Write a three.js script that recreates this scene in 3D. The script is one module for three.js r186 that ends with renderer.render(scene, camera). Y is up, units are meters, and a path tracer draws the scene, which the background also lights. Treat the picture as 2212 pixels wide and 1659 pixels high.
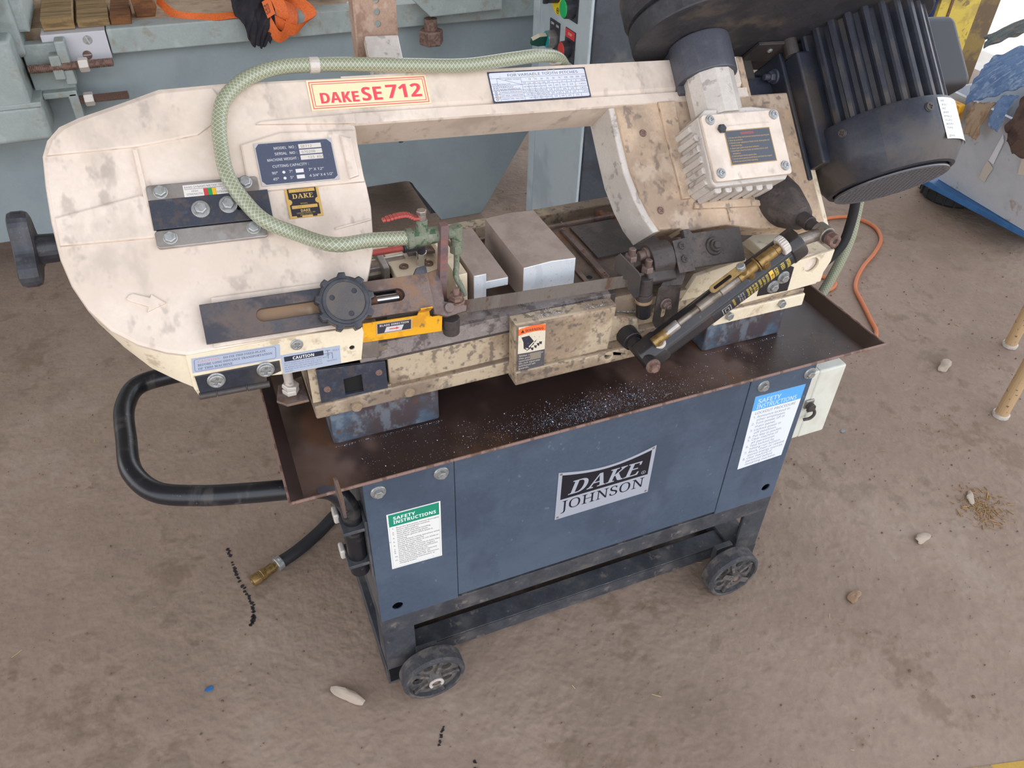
import * as THREE from 'three';
import { RoundedBoxGeometry } from 'three/addons/geometries/RoundedBoxGeometry.js';
import { mergeGeometries, toCreasedNormals } from 'three/addons/utils/BufferGeometryUtils.js';

// ---------------------------------------------------------------- camera, sky, sun, exposure
const scene = new THREE.Scene();
const D = Math.PI / 180;
const camera = new THREE.PerspectiveCamera(51.71, 2212 / 1659, 0.05, 200);
camera.rotation.order = 'YXZ';
camera.position.set(-0.4674, 1.254, 0.7182);
camera.rotation.set(-39.722 * D, -23.318 * D, 1.746 * D);
scene.add(camera);

const renderer = new THREE.WebGLRenderer({ antialias: true });
renderer.toneMapping = THREE.LinearToneMapping;
renderer.toneMappingExposure = 1.0;
renderer.shadowMap.enabled = true;

// pale bright sky: whitish at the horizon, light blue overhead
{
  const w = 64, h = 64, a = new Float32Array(w * h * 4);
  for (let j = 0; j < h; j++) for (let i = 0; i < w; i++) {
    const el = ((j + 0.5) / h - 0.5) * Math.PI, t = Math.max(0, Math.sin(el)), k = Math.pow(1 - t, 2.2);
    const o = (j * w + i) * 4;
    a[o] = 0.74 + 0.44 * k; a[o + 1] = 0.84 + 0.30 * k; a[o + 2] = 1.00 + 0.10 * k; a[o + 3] = 1;
    if (el < 0) { a[o] = 0.5; a[o + 1] = 0.45; a[o + 2] = 0.4; }
  }
  const t = new THREE.DataTexture(a, w, h, THREE.RGBAFormat, THREE.FloatType);
  t.mapping = THREE.EquirectangularReflectionMapping; t.magFilter = t.minFilter = THREE.LinearFilter; t.needsUpdate = true;
  scene.background = t; scene.environment = t;
  scene.backgroundIntensity = 2.35; scene.environmentIntensity = 2.35;
}
const sun = new THREE.DirectionalLight(0xfff1dd, 3.6);
sun.position.set(-1.2, 8, -2.6); sun.target.position.set(0, 0, 0);
sun.castShadow = true; sun.shadow.mapSize.set(2048, 2048);
Object.assign(sun.shadow.camera, { left: -9, right: 9, top: 9, bottom: -9, near: 0.5, far: 25 });
scene.add(sun, sun.target);

// ---------------------------------------------------------------- seeded noise and textures
function rng(seed) { let s = seed >>> 0 || 1; return () => { s = (s + 0x6D2B79F5) >>> 0; let t = s; t = Math.imul(t ^ (t >>> 15), t | 1); t ^= t + Math.imul(t ^ (t >>> 7), t | 61); return ((t ^ (t >>> 14)) >>> 0) / 4294967296; }; }
const lerp = (a, b, t) => a + (b - a) * t, clamp = (x, a = 0, b = 1) => Math.min(b, Math.max(a, x));
const sst = (a, b, x) => { const t = clamp((x - a) / (b - a)); return t * t * (3 - 2 * t); };
// tileable fractal value noise, size n x n, first lattice px by py cells
function fbm(n, px, py, oct, seed, gain = 0.5) {
  const out = new Float32Array(n * n); let amp = 1, tot = 0;
  for (let o = 0; o < oct; o++) {
    const r = rng(seed + o * 101), L = new Float32Array(px * py);
    for (let i = 0; i < px * py; i++) L[i] = r();
    const sx = px / n, sy = py / n;
    for (let y = 0; y < n; y++) {
      const fy = y * sy, y0 = Math.floor(fy), ty = fy - y0, wy = ty * ty * (3 - 2 * ty), r0 = (y0 % py) * px, r1 = ((y0 + 1) % py) * px;
      for (let x = 0; x < n; x++) {
        const fx = x * sx, x0 = Math.floor(fx), tx = fx - x0, wx = tx * tx * (3 - 2 * tx), a = x0 % px, b = (x0 + 1) % px;
        const top = L[r0 + a] + (L[r0 + b] - L[r0 + a]) * wx, bot = L[r1 + a] + (L[r1 + b] - L[r1 + a]) * wx;
        out[y * n + x] += amp * (top + (bot - top) * wy);
      }
    }
    tot += amp; amp *= gain; px *= 2; py *= 2; if (px > n || py > n) break;
  }
  for (let i = 0; i < out.length; i++) out[i] /= tot;
  return out;
}
function dataTex(n, fill, srgb) {
  const a = new Uint8Array(n * n * 4);
  for (let i = 0; i < n * n; i++) { const c = fill(i); a[i * 4] = c[0]; a[i * 4 + 1] = c[1]; a[i * 4 + 2] = c[2]; a[i * 4 + 3] = 255; }
  const t = new THREE.DataTexture(a, n, n); t.wrapS = t.wrapT = THREE.RepeatWrapping; t.magFilter = THREE.LinearFilter; t.minFilter = THREE.LinearMipmapLinearFilter;
  t.generateMipmaps = true; if (srgb) t.colorSpace = THREE.SRGBColorSpace; t.needsUpdate = true; return t;
}
// worn surface. layers: [colour, cellsX, cellsY, octaves, threshold, softness, amount]
let seedCount = 11;
function wear(base, layers, { tile = 0.4, n = 512, rough = 0.6, metal = 0, grain = 6, bump = 0, bumpCells = 24, extra = {} } = {}) {
  const s0 = (seedCount += 37), px = new Float32Array(n * n * 3), r = rng(s0 + 5);
  const fine = fbm(n, 128, 128, 2, s0 + 1);
  for (let i = 0; i < n * n; i++) { const g = (fine[i] - 0.5) * 2 * grain + (r() - 0.5) * grain * 0.6; px[i * 3] = base[0] + g; px[i * 3 + 1] = base[1] + g; px[i * 3 + 2] = base[2] + g; }
  layers.forEach((l, k) => {
    const m = fbm(n, l[1], l[2], l[3], s0 + 17 * (k + 2), 0.64);
    for (let i = 0; i < n * n; i++) { const w = sst(l[4] - l[5], l[4] + l[5], m[i]) * l[6]; for (let c = 0; c < 3; c++) px[i * 3 + c] = lerp(px[i * 3 + c], l[0][c], w); }
  });
  const map = dataTex(n, (i) => [clamp(px[i * 3], 0, 255), clamp(px[i * 3 + 1], 0, 255), clamp(px[i * 3 + 2], 0, 255)], true);
  map.repeat.set(1 / tile, 1 / tile);
  const m = new THREE.MeshPhysicalMaterial({ map, roughness: rough, metalness: metal, ...extra });
  if (bump) { const b = fbm(256, bumpCells, bumpCells, 4, s0 + 9); m.bumpMap = dataTex(256, (i) => { const v = b[i] * 255; return [v, v, v]; }); m.bumpMap.repeat.set(1 / tile, 1 / tile); m.bumpScale = bump; }
  return m;
}
const plain = (c, rough = 0.5, metal = 0, extra = {}) => new THREE.MeshPhysicalMaterial({ color: new THREE.Color(c[0] / 255, c[1] / 255, c[2] / 255).convertSRGBToLinear(), roughness: rough, metalness: metal, ...extra });

const M = {
  cream: wear([230, 214, 200], [[[208, 190, 174], 3, 3, 7, 0.53, 0.13, 0.6], [[178, 164, 152], 7, 5, 6, 0.60, 0.11, 0.45], [[150, 138, 128], 26, 18, 4, 0.70, 0.10, 0.4]], { tile: 0.5, n: 1024, rough: 0.5, grain: 4, bump: 0.0003 }),
  creamDirty: wear([206, 180, 154], [[[178, 150, 124], 3, 3, 7, 0.50, 0.14, 0.6], [[132, 114, 100], 4, 4, 8, 0.57, 0.13, 0.5], [[226, 208, 188], 9, 9, 5, 0.62, 0.10, 0.4], [[96, 84, 78], 40, 34, 3, 0.70, 0.10, 0.5]], { tile: 0.4, n: 1024, rough: 0.6, grain: 8, bump: 0.0004 }),
  creamGrease: wear([150, 130, 108], [[[196, 178, 152], 4, 4, 8, 0.54, 0.08, 0.75], [[112, 96, 84], 3, 3, 8, 0.53, 0.12, 0.65], [[112, 70, 48], 7, 7, 6, 0.68, 0.05, 0.7], [[70, 62, 58], 50, 50, 3, 0.66, 0.12, 0.5]], { tile: 0.4, n: 1024, rough: 0.62, grain: 11, bump: 0.0005 }),
  creamClean: wear([232, 218, 192], [[[208, 188, 156], 5, 5, 7, 0.58, 0.12, 0.5], [[160, 140, 116], 16, 16, 5, 0.70, 0.08, 0.5]], { tile: 0.3, rough: 0.5, grain: 4 }),
  gear: wear([206, 198, 190], [[[182, 174, 168], 5, 5, 6, 0.52, 0.14, 0.5], [[140, 132, 126], 14, 14, 5, 0.68, 0.07, 0.6]], { tile: 0.2, rough: 0.5, grain: 7, bump: 0.0003 }),
  blue: wear([70, 83, 100], [[[82, 95, 112], 3, 5, 5, 0.54, 0.14, 0.7], [[58, 68, 84], 5, 4, 6, 0.58, 0.1, 0.5], [[120, 130, 140], 60, 40, 3, 0.83, 0.05, 0.5]], { tile: 0.5, rough: 0.5, grain: 4 }),
  frame: wear([62, 64, 70], [[[104, 98, 94], 6, 6, 5, 0.55, 0.12, 0.65], [[42, 44, 50], 8, 8, 4, 0.6, 0.1, 0.6], [[128, 116, 104], 40, 30, 3, 0.76, 0.06, 0.6]], { tile: 0.4, rough: 0.6, grain: 6 }),
  pan: wear([84, 63, 55], [[[112, 92, 84], 3, 3, 5, 0.55, 0.13, 0.8], [[46, 32, 28], 4, 3, 5, 0.53, 0.1, 0.8], [[104, 66, 42], 6, 5, 4, 0.64, 0.07, 0.6]], { tile: 0.6, rough: 0.42, grain: 6, bump: 0.0004 }),
  panEdge: wear([140, 112, 102], [[[96, 72, 62], 20, 20, 4, 0.56, 0.08, 0.8]], { tile: 0.2, rough: 0.5 }),
  foot: wear([82, 96, 112], [[[74, 60, 60], 3, 4, 7, 0.50, 0.10, 0.85], [[124, 136, 146], 14, 10, 5, 0.64, 0.08, 0.6], [[96, 68, 54], 18, 16, 4, 0.70, 0.07, 0.6]], { tile: 0.3, rough: 0.5 }),
  switchPlate: wear([52, 56, 68], [[[86, 70, 64], 18, 16, 5, 0.60, 0.10, 0.6], [[92, 98, 110], 6, 8, 6, 0.64, 0.10, 0.5]], { tile: 0.14, rough: 0.5 }),
  slider: wear([78, 76, 82], [[[110, 92, 82], 4, 4, 5, 0.54, 0.1, 0.7], [[52, 54, 64], 6, 6, 5, 0.56, 0.1, 0.7]], { tile: 0.2, rough: 0.5, metal: 0.2, grain: 6 }),
  brownSteel: wear([122, 104, 98], [[[96, 76, 68], 5, 5, 5, 0.52, 0.1, 0.7], [[142, 104, 74], 6, 6, 5, 0.64, 0.07, 0.6], [[70, 66, 74], 12, 12, 4, 0.66, 0.08, 0.6]], { tile: 0.16, rough: 0.55, metal: 0.15, grain: 8 }),
  darkSteel: wear([86, 77, 73], [[[64, 57, 56], 4, 4, 7, 0.52, 0.12, 0.7], [[112, 98, 88], 8, 8, 6, 0.62, 0.10, 0.5], [[46, 42, 42], 40, 40, 3, 0.70, 0.10, 0.5]], { tile: 0.2, rough: 0.6, metal: 0.1, grain: 8, bump: 0.0003 }),
  rust: wear([104, 70, 50], [[[70, 48, 38], 5, 5, 5, 0.5, 0.1, 0.8], [[140, 92, 58], 9, 9, 4, 0.64, 0.06, 0.7]], { tile: 0.15, rough: 0.75, grain: 10 }),
  bed: wear([110, 92, 78], [[[146, 88, 54], 3, 4, 5, 0.6, 0.08, 0.7], [[72, 60, 54], 4, 4, 5, 0.5, 0.1, 0.8]], { tile: 0.25, rough: 0.5, metal: 0.1, grain: 8 }),
  rail: wear([142, 132, 128], [[[92, 82, 80], 8, 8, 5, 0.58, 0.07, 0.8], [[168, 160, 158], 16, 16, 3, 0.62, 0.1, 0.5]], { tile: 0.15, rough: 0.5, metal: 0.1, grain: 10 }),
  blade: wear([124, 116, 110], [[[104, 94, 88], 10, 3, 4, 0.55, 0.1, 0.6], [[100, 72, 58], 14, 8, 4, 0.7, 0.05, 0.7]], { tile: 0.2, rough: 0.42, metal: 0.35, grain: 4 }),
  dust: wear([164, 147, 137], [[[144, 128, 120], 4, 4, 5, 0.56, 0.1, 0.5], [[180, 164, 154], 6, 6, 4, 0.6, 0.1, 0.4]], { tile: 0.2, rough: 0.7, grain: 5 }),
  alu: wear([214, 219, 225], [[[196, 202, 210], 8, 3, 4, 0.55, 0.1, 0.6], [[160, 160, 160], 50, 50, 3, 0.8, 0.05, 0.7]], { tile: 0.12, rough: 0.42, metal: 0.25, grain: 4 }),
  zinc: wear([172, 174, 174], [[[140, 138, 132], 10, 10, 4, 0.55, 0.1, 0.6]], { tile: 0.05, n: 128, rough: 0.36, metal: 0.55, grain: 6 }),
  zincPlate: wear([164, 158, 154], [[[136, 124, 114], 5, 6, 5, 0.56, 0.1, 0.6], [[190, 188, 186], 8, 8, 4, 0.66, 0.08, 0.5]], { tile: 0.2, n: 256, rough: 0.3, metal: 0.6, grain: 4 }),
  rustBolt: wear([134, 108, 98], [[[98, 74, 64], 8, 8, 4, 0.54, 0.1, 0.7]], { tile: 0.05, n: 128, rough: 0.6, metal: 0.2 }),
  chrome: plain([205, 205, 208], 0.16, 0.95),
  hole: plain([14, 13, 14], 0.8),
  capacitor: plain([36, 36, 43], 0.5),
  plastic: wear([48, 49, 56], [[[74, 74, 80], 5, 5, 4, 0.56, 0.12, 0.7], [[96, 92, 92], 30, 30, 3, 0.76, 0.06, 0.5]], { tile: 0.12, n: 256, rough: 0.42 }),
  knobFace: wear([84, 80, 80], [[[98, 90, 84], 5, 5, 4, 0.55, 0.1, 0.6]], { tile: 0.1, n: 256, rough: 0.6 }),
  motor: wear([46, 49, 60], [[[80, 70, 62], 4, 3, 7, 0.52, 0.14, 0.7], [[36, 38, 46], 9, 9, 5, 0.58, 0.12, 0.5]], { tile: 0.25, rough: 0.42, grain: 6, bump: 0.0004 }),
  guard: wear([56, 55, 60], [[[96, 84, 72], 4, 6, 5, 0.55, 0.12, 0.75], [[38, 38, 44], 7, 7, 5, 0.56, 0.1, 0.7]], { tile: 0.3, rough: 0.6, grain: 8 }),
  collar: wear([70, 72, 82], [[[94, 94, 102], 4, 4, 4, 0.56, 0.12, 0.6]], { tile: 0.15, n: 256, rough: 0.5 }),
  cylinder: wear([44, 42, 45], [[[58, 50, 46], 5, 5, 5, 0.54, 0.1, 0.7], [[90, 86, 84], 60, 60, 2, 0.86, 0.04, 0.8]], { tile: 0.15, rough: 0.34, grain: 4 }),
  brass: wear([152, 124, 76], [[[112, 90, 60], 6, 6, 4, 0.55, 0.1, 0.7]], { tile: 0.05, n: 128, rough: 0.38, metal: 0.6 }),
  steelTube: wear([146, 136, 126], [[[104, 92, 82], 6, 6, 4, 0.54, 0.1, 0.7]], { tile: 0.08, n: 128, rough: 0.4, metal: 0.5 }),
  redGrip: wear([186, 84, 78], [[[160, 70, 66], 5, 5, 4, 0.56, 0.1, 0.6]], { tile: 0.06, n: 128, rough: 0.5 }),
  greenBrass: wear([116, 122, 104], [[[56, 88, 62], 6, 6, 4, 0.56, 0.05, 0.9], [[146, 138, 124], 7, 7, 4, 0.62, 0.07, 0.6]], { tile: 0.05, n: 256, rough: 0.6 }),
  yellow: wear([232, 168, 30], [[[190, 130, 42], 5, 5, 5, 0.6, 0.08, 0.6], [[120, 96, 80], 12, 12, 4, 0.72, 0.05, 0.7]], { tile: 0.12, n: 256, rough: 0.5 }),
  tubeBlack: wear([30, 31, 36], [[[74, 70, 66], 10, 3, 5, 0.64, 0.08, 0.7], [[120, 116, 110], 40, 40, 3, 0.82, 0.04, 0.7]], { tile: 0.2, rough: 0.3, grain: 3 }),
  rubber: wear([58, 58, 62], [[[110, 100, 92], 5, 5, 5, 0.54, 0.12, 0.75], [[84, 80, 80], 24, 24, 3, 0.62, 0.08, 0.5]], { tile: 0.12, n: 256, rough: 0.75, grain: 8 }),
  wheelRim: wear([92, 86, 82], [[[58, 58, 62], 6, 6, 4, 0.56, 0.1, 0.8], [[124, 112, 102], 8, 8, 4, 0.62, 0.1, 0.6]], { tile: 0.1, n: 256, rough: 0.7 }),
  hoseBlack: plain([38, 38, 42], 0.6),
  ebox: wear([214, 214, 202], [[[196, 192, 178], 4, 4, 4, 0.58, 0.1, 0.5]], { tile: 0.3, n: 256, rough: 0.45, grain: 3 }),
  // background
  grey: wear([138, 150, 154], [[[148, 159, 162], 3, 3, 4, 0.55, 0.14, 0.6], [[128, 139, 144], 5, 5, 4, 0.58, 0.12, 0.5]], { tile: 0.7, rough: 0.45, grain: 3 }),
  greyCast: wear([158, 168, 166], [[[142, 150, 146], 4, 4, 7, 0.54, 0.14, 0.6], [[138, 122, 104], 8, 8, 6, 0.68, 0.08, 0.5], [[186, 194, 192], 14, 14, 5, 0.68, 0.08, 0.4]], { tile: 0.5, rough: 0.5, grain: 5, bump: 0.0005 }),
  castTan: wear([170, 146, 122], [[[126, 96, 70], 5, 5, 4, 0.56, 0.1, 0.7]], { tile: 0.2, n: 256, rough: 0.6 }),
  wood: wear([142, 116, 78], [[[104, 82, 52], 3, 22, 5, 0.53, 0.1, 0.8], [[168, 142, 100], 2, 30, 4, 0.62, 0.08, 0.6]], { tile: 0.3, rough: 0.75, grain: 8 }),
  woodRed: wear([122, 78, 40], [[[90, 54, 28], 4, 14, 5, 0.52, 0.1, 0.8]], { tile: 0.2, n: 256, rough: 0.7, grain: 8 }),
  tanTop: wear([178, 154, 130], [[[150, 122, 96], 5, 6, 5, 0.56, 0.1, 0.7], [[200, 180, 160], 8, 8, 4, 0.64, 0.08, 0.5]], { tile: 0.3, rough: 0.65, grain: 6 }),
  strapSteel: wear([162, 134, 116], [[[132, 102, 86], 10, 10, 4, 0.54, 0.1, 0.7], [[186, 164, 148], 16, 16, 3, 0.62, 0.1, 0.5]], { tile: 0.2, n: 256, rough: 0.6, grain: 10 }),
  tinBlock: wear([204, 196, 188], [[[180, 170, 162], 5, 5, 4, 0.58, 0.1, 0.6], [[140, 132, 126], 12, 12, 4, 0.72, 0.05, 0.6]], { tile: 0.2, n: 256, rough: 0.42, metal: 0.15 }),
  scale: plain([206, 206, 214], 0.35, 0.2),
  orange: wear([226, 112, 52], [[[200, 92, 40], 20, 20, 3, 0.56, 0.1, 0.6]], { tile: 0.06, n: 128, rough: 0.7 }),
  darkCloth: wear([36, 34, 42], [[[58, 52, 52], 6, 6, 5, 0.56, 0.1, 0.6]], { tile: 0.15, n: 256, rough: 0.9 }),
  cabinet: wear([190, 201, 207], [[[154, 168, 176], 4, 4, 4, 0.55, 0.12, 0.5]], { tile: 0.5, n: 256, rough: 0.42, grain: 3 }),
  cabinetDark: wear([70, 76, 84], [[[52, 58, 66], 4, 5, 5, 0.52, 0.1, 0.7], [[110, 112, 108], 4, 5, 5, 0.62, 0.08, 0.6]], { tile: 0.5, n: 256, rough: 0.4, grain: 5 }),
  binWhite: wear([196, 200, 206], [[[178, 184, 192], 4, 4, 4, 0.55, 0.12, 0.5], [[150, 134, 116], 10, 8, 5, 0.76, 0.05, 0.6]], { tile: 0.5, n: 256, rough: 0.45, grain: 3 }),
  denim: wear([112, 138, 176], [[[84, 110, 154], 6, 6, 5, 0.52, 0.12, 0.7], [[160, 178, 200], 10, 10, 4, 0.64, 0.08, 0.7]], { tile: 0.2, n: 256, rough: 0.9, grain: 12 }),
  denimOld: wear([110, 118, 118], [[[146, 132, 108], 6, 6, 5, 0.58, 0.08, 0.7], [[84, 96, 104], 8, 8, 4, 0.56, 0.1, 0.6]], { tile: 0.2, n: 256, rough: 0.9, grain: 12 }),
  brownCloth: wear([100, 80, 72], [[[74, 58, 54], 6, 6, 5, 0.54, 0.1, 0.7]], { tile: 0.2, n: 256, rough: 0.95, grain: 8 }),
  oliveCloth: wear([96, 92, 76], [[[66, 66, 58], 6, 6, 5, 0.54, 0.1, 0.7]], { tile: 0.2, n: 256, rough: 0.95, grain: 8 }),
  blueBright: wear([58, 112, 168], [[[44, 88, 138], 5, 5, 4, 0.56, 0.1, 0.5]], { tile: 0.3, n: 128, rough: 0.5 }),
  blueDrum: wear([40, 66, 118], [[[30, 48, 88], 4, 4, 4, 0.54, 0.12, 0.6]], { tile: 0.4, n: 128, rough: 0.4 }),
  tyre: plain([38, 39, 42], 0.75),
  yellowPost: wear([196, 170, 60], [[[150, 128, 54], 4, 6, 5, 0.56, 0.1, 0.6], [[90, 74, 44], 10, 10, 4, 0.68, 0.06, 0.7]], { tile: 0.4, n: 256, rough: 0.5 }),
  tanLeg: wear([188, 158, 120], [[[98, 84, 70], 14, 14, 4, 0.66, 0.04, 0.8]], { tile: 0.1, n: 256, rough: 0.45 }),
  cord: plain([204, 118, 74], 0.6),
  paper: plain([176, 160, 144], 0.85),
};

// ---------------------------------------------------------------- geometry helpers
const V3 = (x, y, z) => new THREE.Vector3(x, y, z);
// world-size box mapping: each face takes the two axes it faces least
function boxUV(g) {
  const p = g.attributes.position, n = g.attributes.normal, uv = new Float32Array(p.count * 2);
  for (let i = 0; i < p.count; i += 3) {
    let ax = 0, ay = 0, az = 0;
    for (let k = i; k < i + 3 && k < p.count; k++) { ax += Math.abs(n.getX(k)); ay += Math.abs(n.getY(k)); az += Math.abs(n.getZ(k)); }
    for (let k = i; k < i + 3 && k < p.count; k++) {
      const x = p.getX(k), y = p.getY(k), z = p.getZ(k);
      if (az >= ax && az >= ay) { uv[k * 2] = x; uv[k * 2 + 1] = y; } else if (ay >= ax) { uv[k * 2] = x; uv[k * 2 + 1] = z; } else { uv[k * 2] = z; uv[k * 2 + 1] = y; }
    }
  }
  g.setAttribute('uv', new THREE.BufferAttribute(uv, 2)); return g;
}
function prep(g, keepUV) {
  if (g.index) g = g.toNonIndexed();
  for (const k of Object.keys(g.attributes)) if (!['position', 'normal', 'uv'].includes(k)) g.deleteAttribute(k);
  if (!g.attributes.normal) g.computeVertexNormals();
  g.clearGroups?.();
  return keepUV && g.attributes.uv ? g : boxUV(g);
}
const T = (g, x, y, z, rx = 0, ry = 0, rz = 0) => g.applyMatrix4(new THREE.Matrix4().makeRotationFromEuler(new THREE.Euler(rx, ry, rz))).applyMatrix4(new THREE.Matrix4().makeTranslation(x, y, z));
function bx(x0, x1, y0, y1, z0, z1, r = 0.0015) {
  const w = Math.abs(x1 - x0), h = Math.abs(y1 - y0), d = Math.abs(z1 - z0), rr = Math.min(r, w / 2.2, h / 2.2, d / 2.2);
  const g = rr > 1e-5 ? new RoundedBoxGeometry(w, h, d, 2, rr) : new THREE.BoxGeometry(w, h, d);
  return T(prep(g), (x0 + x1) / 2, (y0 + y1) / 2, (z0 + z1) / 2);
}
function shape(pts, holes = []) {
  const s = new THREE.Shape(pts.map((p) => new THREE.Vector2(p[0], p[1])));
  for (const h of holes) s.holes.push(new THREE.Path(h.map((p) => new THREE.Vector2(p[0], p[1]))));
  return s;
}
// outline in x,y raised from z0 to z1, front edge bevelled
function prism(pts, z0, z1, bev = 0.001, holes = []) {
  const b = Math.min(bev, (z1 - z0) / 2.5);
  const g = new THREE.ExtrudeGeometry(shape(pts, holes), { depth: z1 - z0 - 2 * b, bevelEnabled: b > 0, bevelThickness: b, bevelSize: b, bevelOffset: -b, bevelSegments: 2, curveSegments: 12 });
  return T(prep(g), 0, 0, z0 + b);
}
function smoothPts(pts, n = 60, closed = false) { return new THREE.CatmullRomCurve3(pts.map((p) => V3(p[0], p[1], p[2] || 0)), closed, 'centripetal').getPoints(n).map((p) => [p.x, p.y, p.z]); }
const circ = (cx, cy, r, n = 24, a0 = 0, a1 = Math.PI * 2) => Array.from({ length: n + (a1 - a0 < 6.28 ? 1 : 0) }, (_, i) => { const a = a0 + (a1 - a0) * i / n; return [cx + r * Math.cos(a), cy + r * Math.sin(a)]; });
const rect = (x0, x1, y0, y1) => [[x0, y0], [x1, y0], [x1, y1], [x0, y1]];
function slot(x0, x1, y0, y1, n = 8) { const r = (y1 - y0) / 2, c = (y0 + y1) / 2; return [...circ(x1 - r, c, r, n, -Math.PI / 2, Math.PI / 2), ...circ(x0 + r, c, r, n, Math.PI / 2, Math.PI * 1.5)]; }
function rrect(x0, x1, y0, y1, r, n = 4) { return [...circ(x1 - r, y1 - r, r, n, 0, Math.PI / 2), ...circ(x0 + r, y1 - r, r, n, Math.PI / 2, Math.PI), ...circ(x0 + r, y0 + r, r, n, Math.PI, Math.PI * 1.5), ...circ(x1 - r, y0 + r, r, n, Math.PI * 1.5, Math.PI * 2)]; }
function orient(g, p0, p1) { // +y of g to p0->p1
  const d = p1.clone().sub(p0).normalize();
  return g.applyMatrix4(new THREE.Matrix4().makeRotationFromQuaternion(new THREE.Quaternion().setFromUnitVectors(V3(0, 1, 0), d))).applyMatrix4(new THREE.Matrix4().makeTranslation(p0.x, p0.y, p0.z));
}
// turned body: profile [radius, along], axis p0 -> p1
function turned(profile, p0, p1, seg = 28) {
  const g = toCreasedNormals(new THREE.LatheGeometry(profile.map((q) => new THREE.Vector2(Math.max(q[0], 1e-5), q[1])), seg).toNonIndexed(), 0.6);
  return orient(prep(g), p0, p1);
}
function rod(p0, p1, r, r1 = r, seg = 20, ch = 0.0008) {
  const L = p0.distanceTo(p1), c = Math.min(ch, r * 0.3, r1 * 0.3, L * 0.3);
  return turned([[0, 0], [r - c, 0], [r, c], [r1, L - c], [r1 - c, L], [0, L]], p0, p1, seg);
}
function pipe(pts, r, seg = 10, n = 80, closed = false) {
  const c = new THREE.CatmullRomCurve3(pts.map((p) => p.isVector3 ? p : V3(...p)), closed, 'centripetal');
  const L = c.getLength(), g = new THREE.TubeGeometry(c, n, r, seg, closed);
  const uv = g.attributes.uv; for (let i = 0; i < uv.count; i++) uv.setXY(i, uv.getX(i) * L, uv.getY(i) * 2 * Math.PI * r);
  return prep(g, true);
}
function hexG(r, h) { const g = prism(circ(0, 0, r, 6), 0, h, Math.min(h * 0.25, r * 0.18)); return g; }
// bolt on plane: p point, dir unit normal
function place(g, p, dir, spin = 0) { g.applyMatrix4(new THREE.Matrix4().makeRotationZ(spin)); return g.applyMatrix4(new THREE.Matrix4().makeRotationFromQuaternion(new THREE.Quaternion().setFromUnitVectors(V3(0, 0, 1), dir))).applyMatrix4(new THREE.Matrix4().makeTranslation(p.x, p.y, p.z)); }
const disc = (r, h, seg = 24) => turned([[0, 0], [r, 0], [r, h * 0.6], [r * 0.92, h], [0, h]], V3(0, 0, 0), V3(0, 0, 1), seg);
function flangeBolt(p, dir, r, spin = 0.2) { return [place(disc(r, r * 0.28), p, dir), place(T(hexG(r * 0.62, r * 0.55), 0, 0, r * 0.22), p, dir, spin)]; }
function hexBolt(p, dir, r, h = r * 0.7, spin = 0.2) { return [place(hexG(r, h), p, dir, spin)]; }
function crossScrew(p, dir, r, spin = 0.3) {
  const a = r * 0.5, b = r * 0.13, cross = [[a, b], [b, b], [b, a], [-b, a], [-b, b], [-a, b], [-a, -b], [-b, -b], [-b, -a], [b, -a], [b, -b], [a, -b]];
  return [place(disc(r, r * 0.22), p, dir), place(T(prism(circ(0, 0, r * 0.86, 20), 0, r * 0.28, r * 0.1, [cross]), 0, 0, r * 0.16), p, dir, spin)];
}
function socketScrew(p, dir, r) { return [place(prism(circ(0, 0, r, 20), 0, r * 0.5, r * 0.12, [circ(0, 0, r * 0.5, 6)]), p, dir)]; }

// ---------------------------------------------------------------- scene graph helpers
const used = {};
function numbered(name) { const n = used[name] = (used[name] ?? -1) + 1; return n ? name + '_' + String(n).padStart(3, '0') : name; }
function tag(o, label, category, group, kind) { if (label) o.userData.label = label; if (category) o.userData.category = category; if (group) o.userData.group = group; if (kind) o.userData.kind = kind; return o; }
function thing(name, label, category, pos = [0, 0, 0], ry = 0, group) { const o = new THREE.Group(); o.name = numbered(name); o.position.set(...pos); o.rotation.y = ry; scene.add(o); return tag(o, label, category, group); }
const flat = (a) => (Array.isArray(a) ? a.flat(Infinity) : [a]);
function part(parent, name, geos, mat, label) {
  const gs = flat(geos), m = new THREE.Mesh(gs.length > 1 ? mergeGeometries(gs) : gs[0], mat);
  m.name = parent === scene ? numbered(name) : name; m.castShadow = m.receiveShadow = true; parent.add(m);
  if (label) m.userData.label = label; return m;
}
const struct = (name, geos, mat) => tag(part(scene, name, geos, mat), null, null, null, 'structure');

// printed faces: canvas w x h drawn by fn
function print(w, h, fn, rough = 0.5, metal = 0) {
  const c = document.createElement('canvas'); c.width = w; c.height = h; const x = c.getContext('2d'); fn(x, w, h);
  const t = new THREE.CanvasTexture(c); t.colorSpace = THREE.SRGBColorSpace; t.anisotropy = 8;
  return new THREE.MeshPhysicalMaterial({ map: t, roughness: rough, metalness: metal });
}
function txt(x, s, px, py, font, fill, align = 'left', maxW) { x.font = font; x.fillStyle = fill; x.textAlign = align; x.textBaseline = 'middle'; if (maxW) { const w = x.measureText(s).width; x.save(); x.translate(px, py); x.scale(maxW / w, 1); x.fillText(s, 0, 0); x.restore(); } else x.fillText(s, px, py); }
function speckle(x, w, h, seed, n, colors, smin, smax, alpha = 0.4) { const r = rng(seed); for (let i = 0; i < n; i++) { x.globalAlpha = alpha * (0.3 + 0.7 * r()); x.fillStyle = colors[Math.floor(r() * colors.length)]; const s = smin + (smax - smin) * r() * r(); x.fillRect(r() * w, r() * h, s * (0.5 + r()), s * (0.5 + r())); } x.globalAlpha = 1; }
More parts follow.
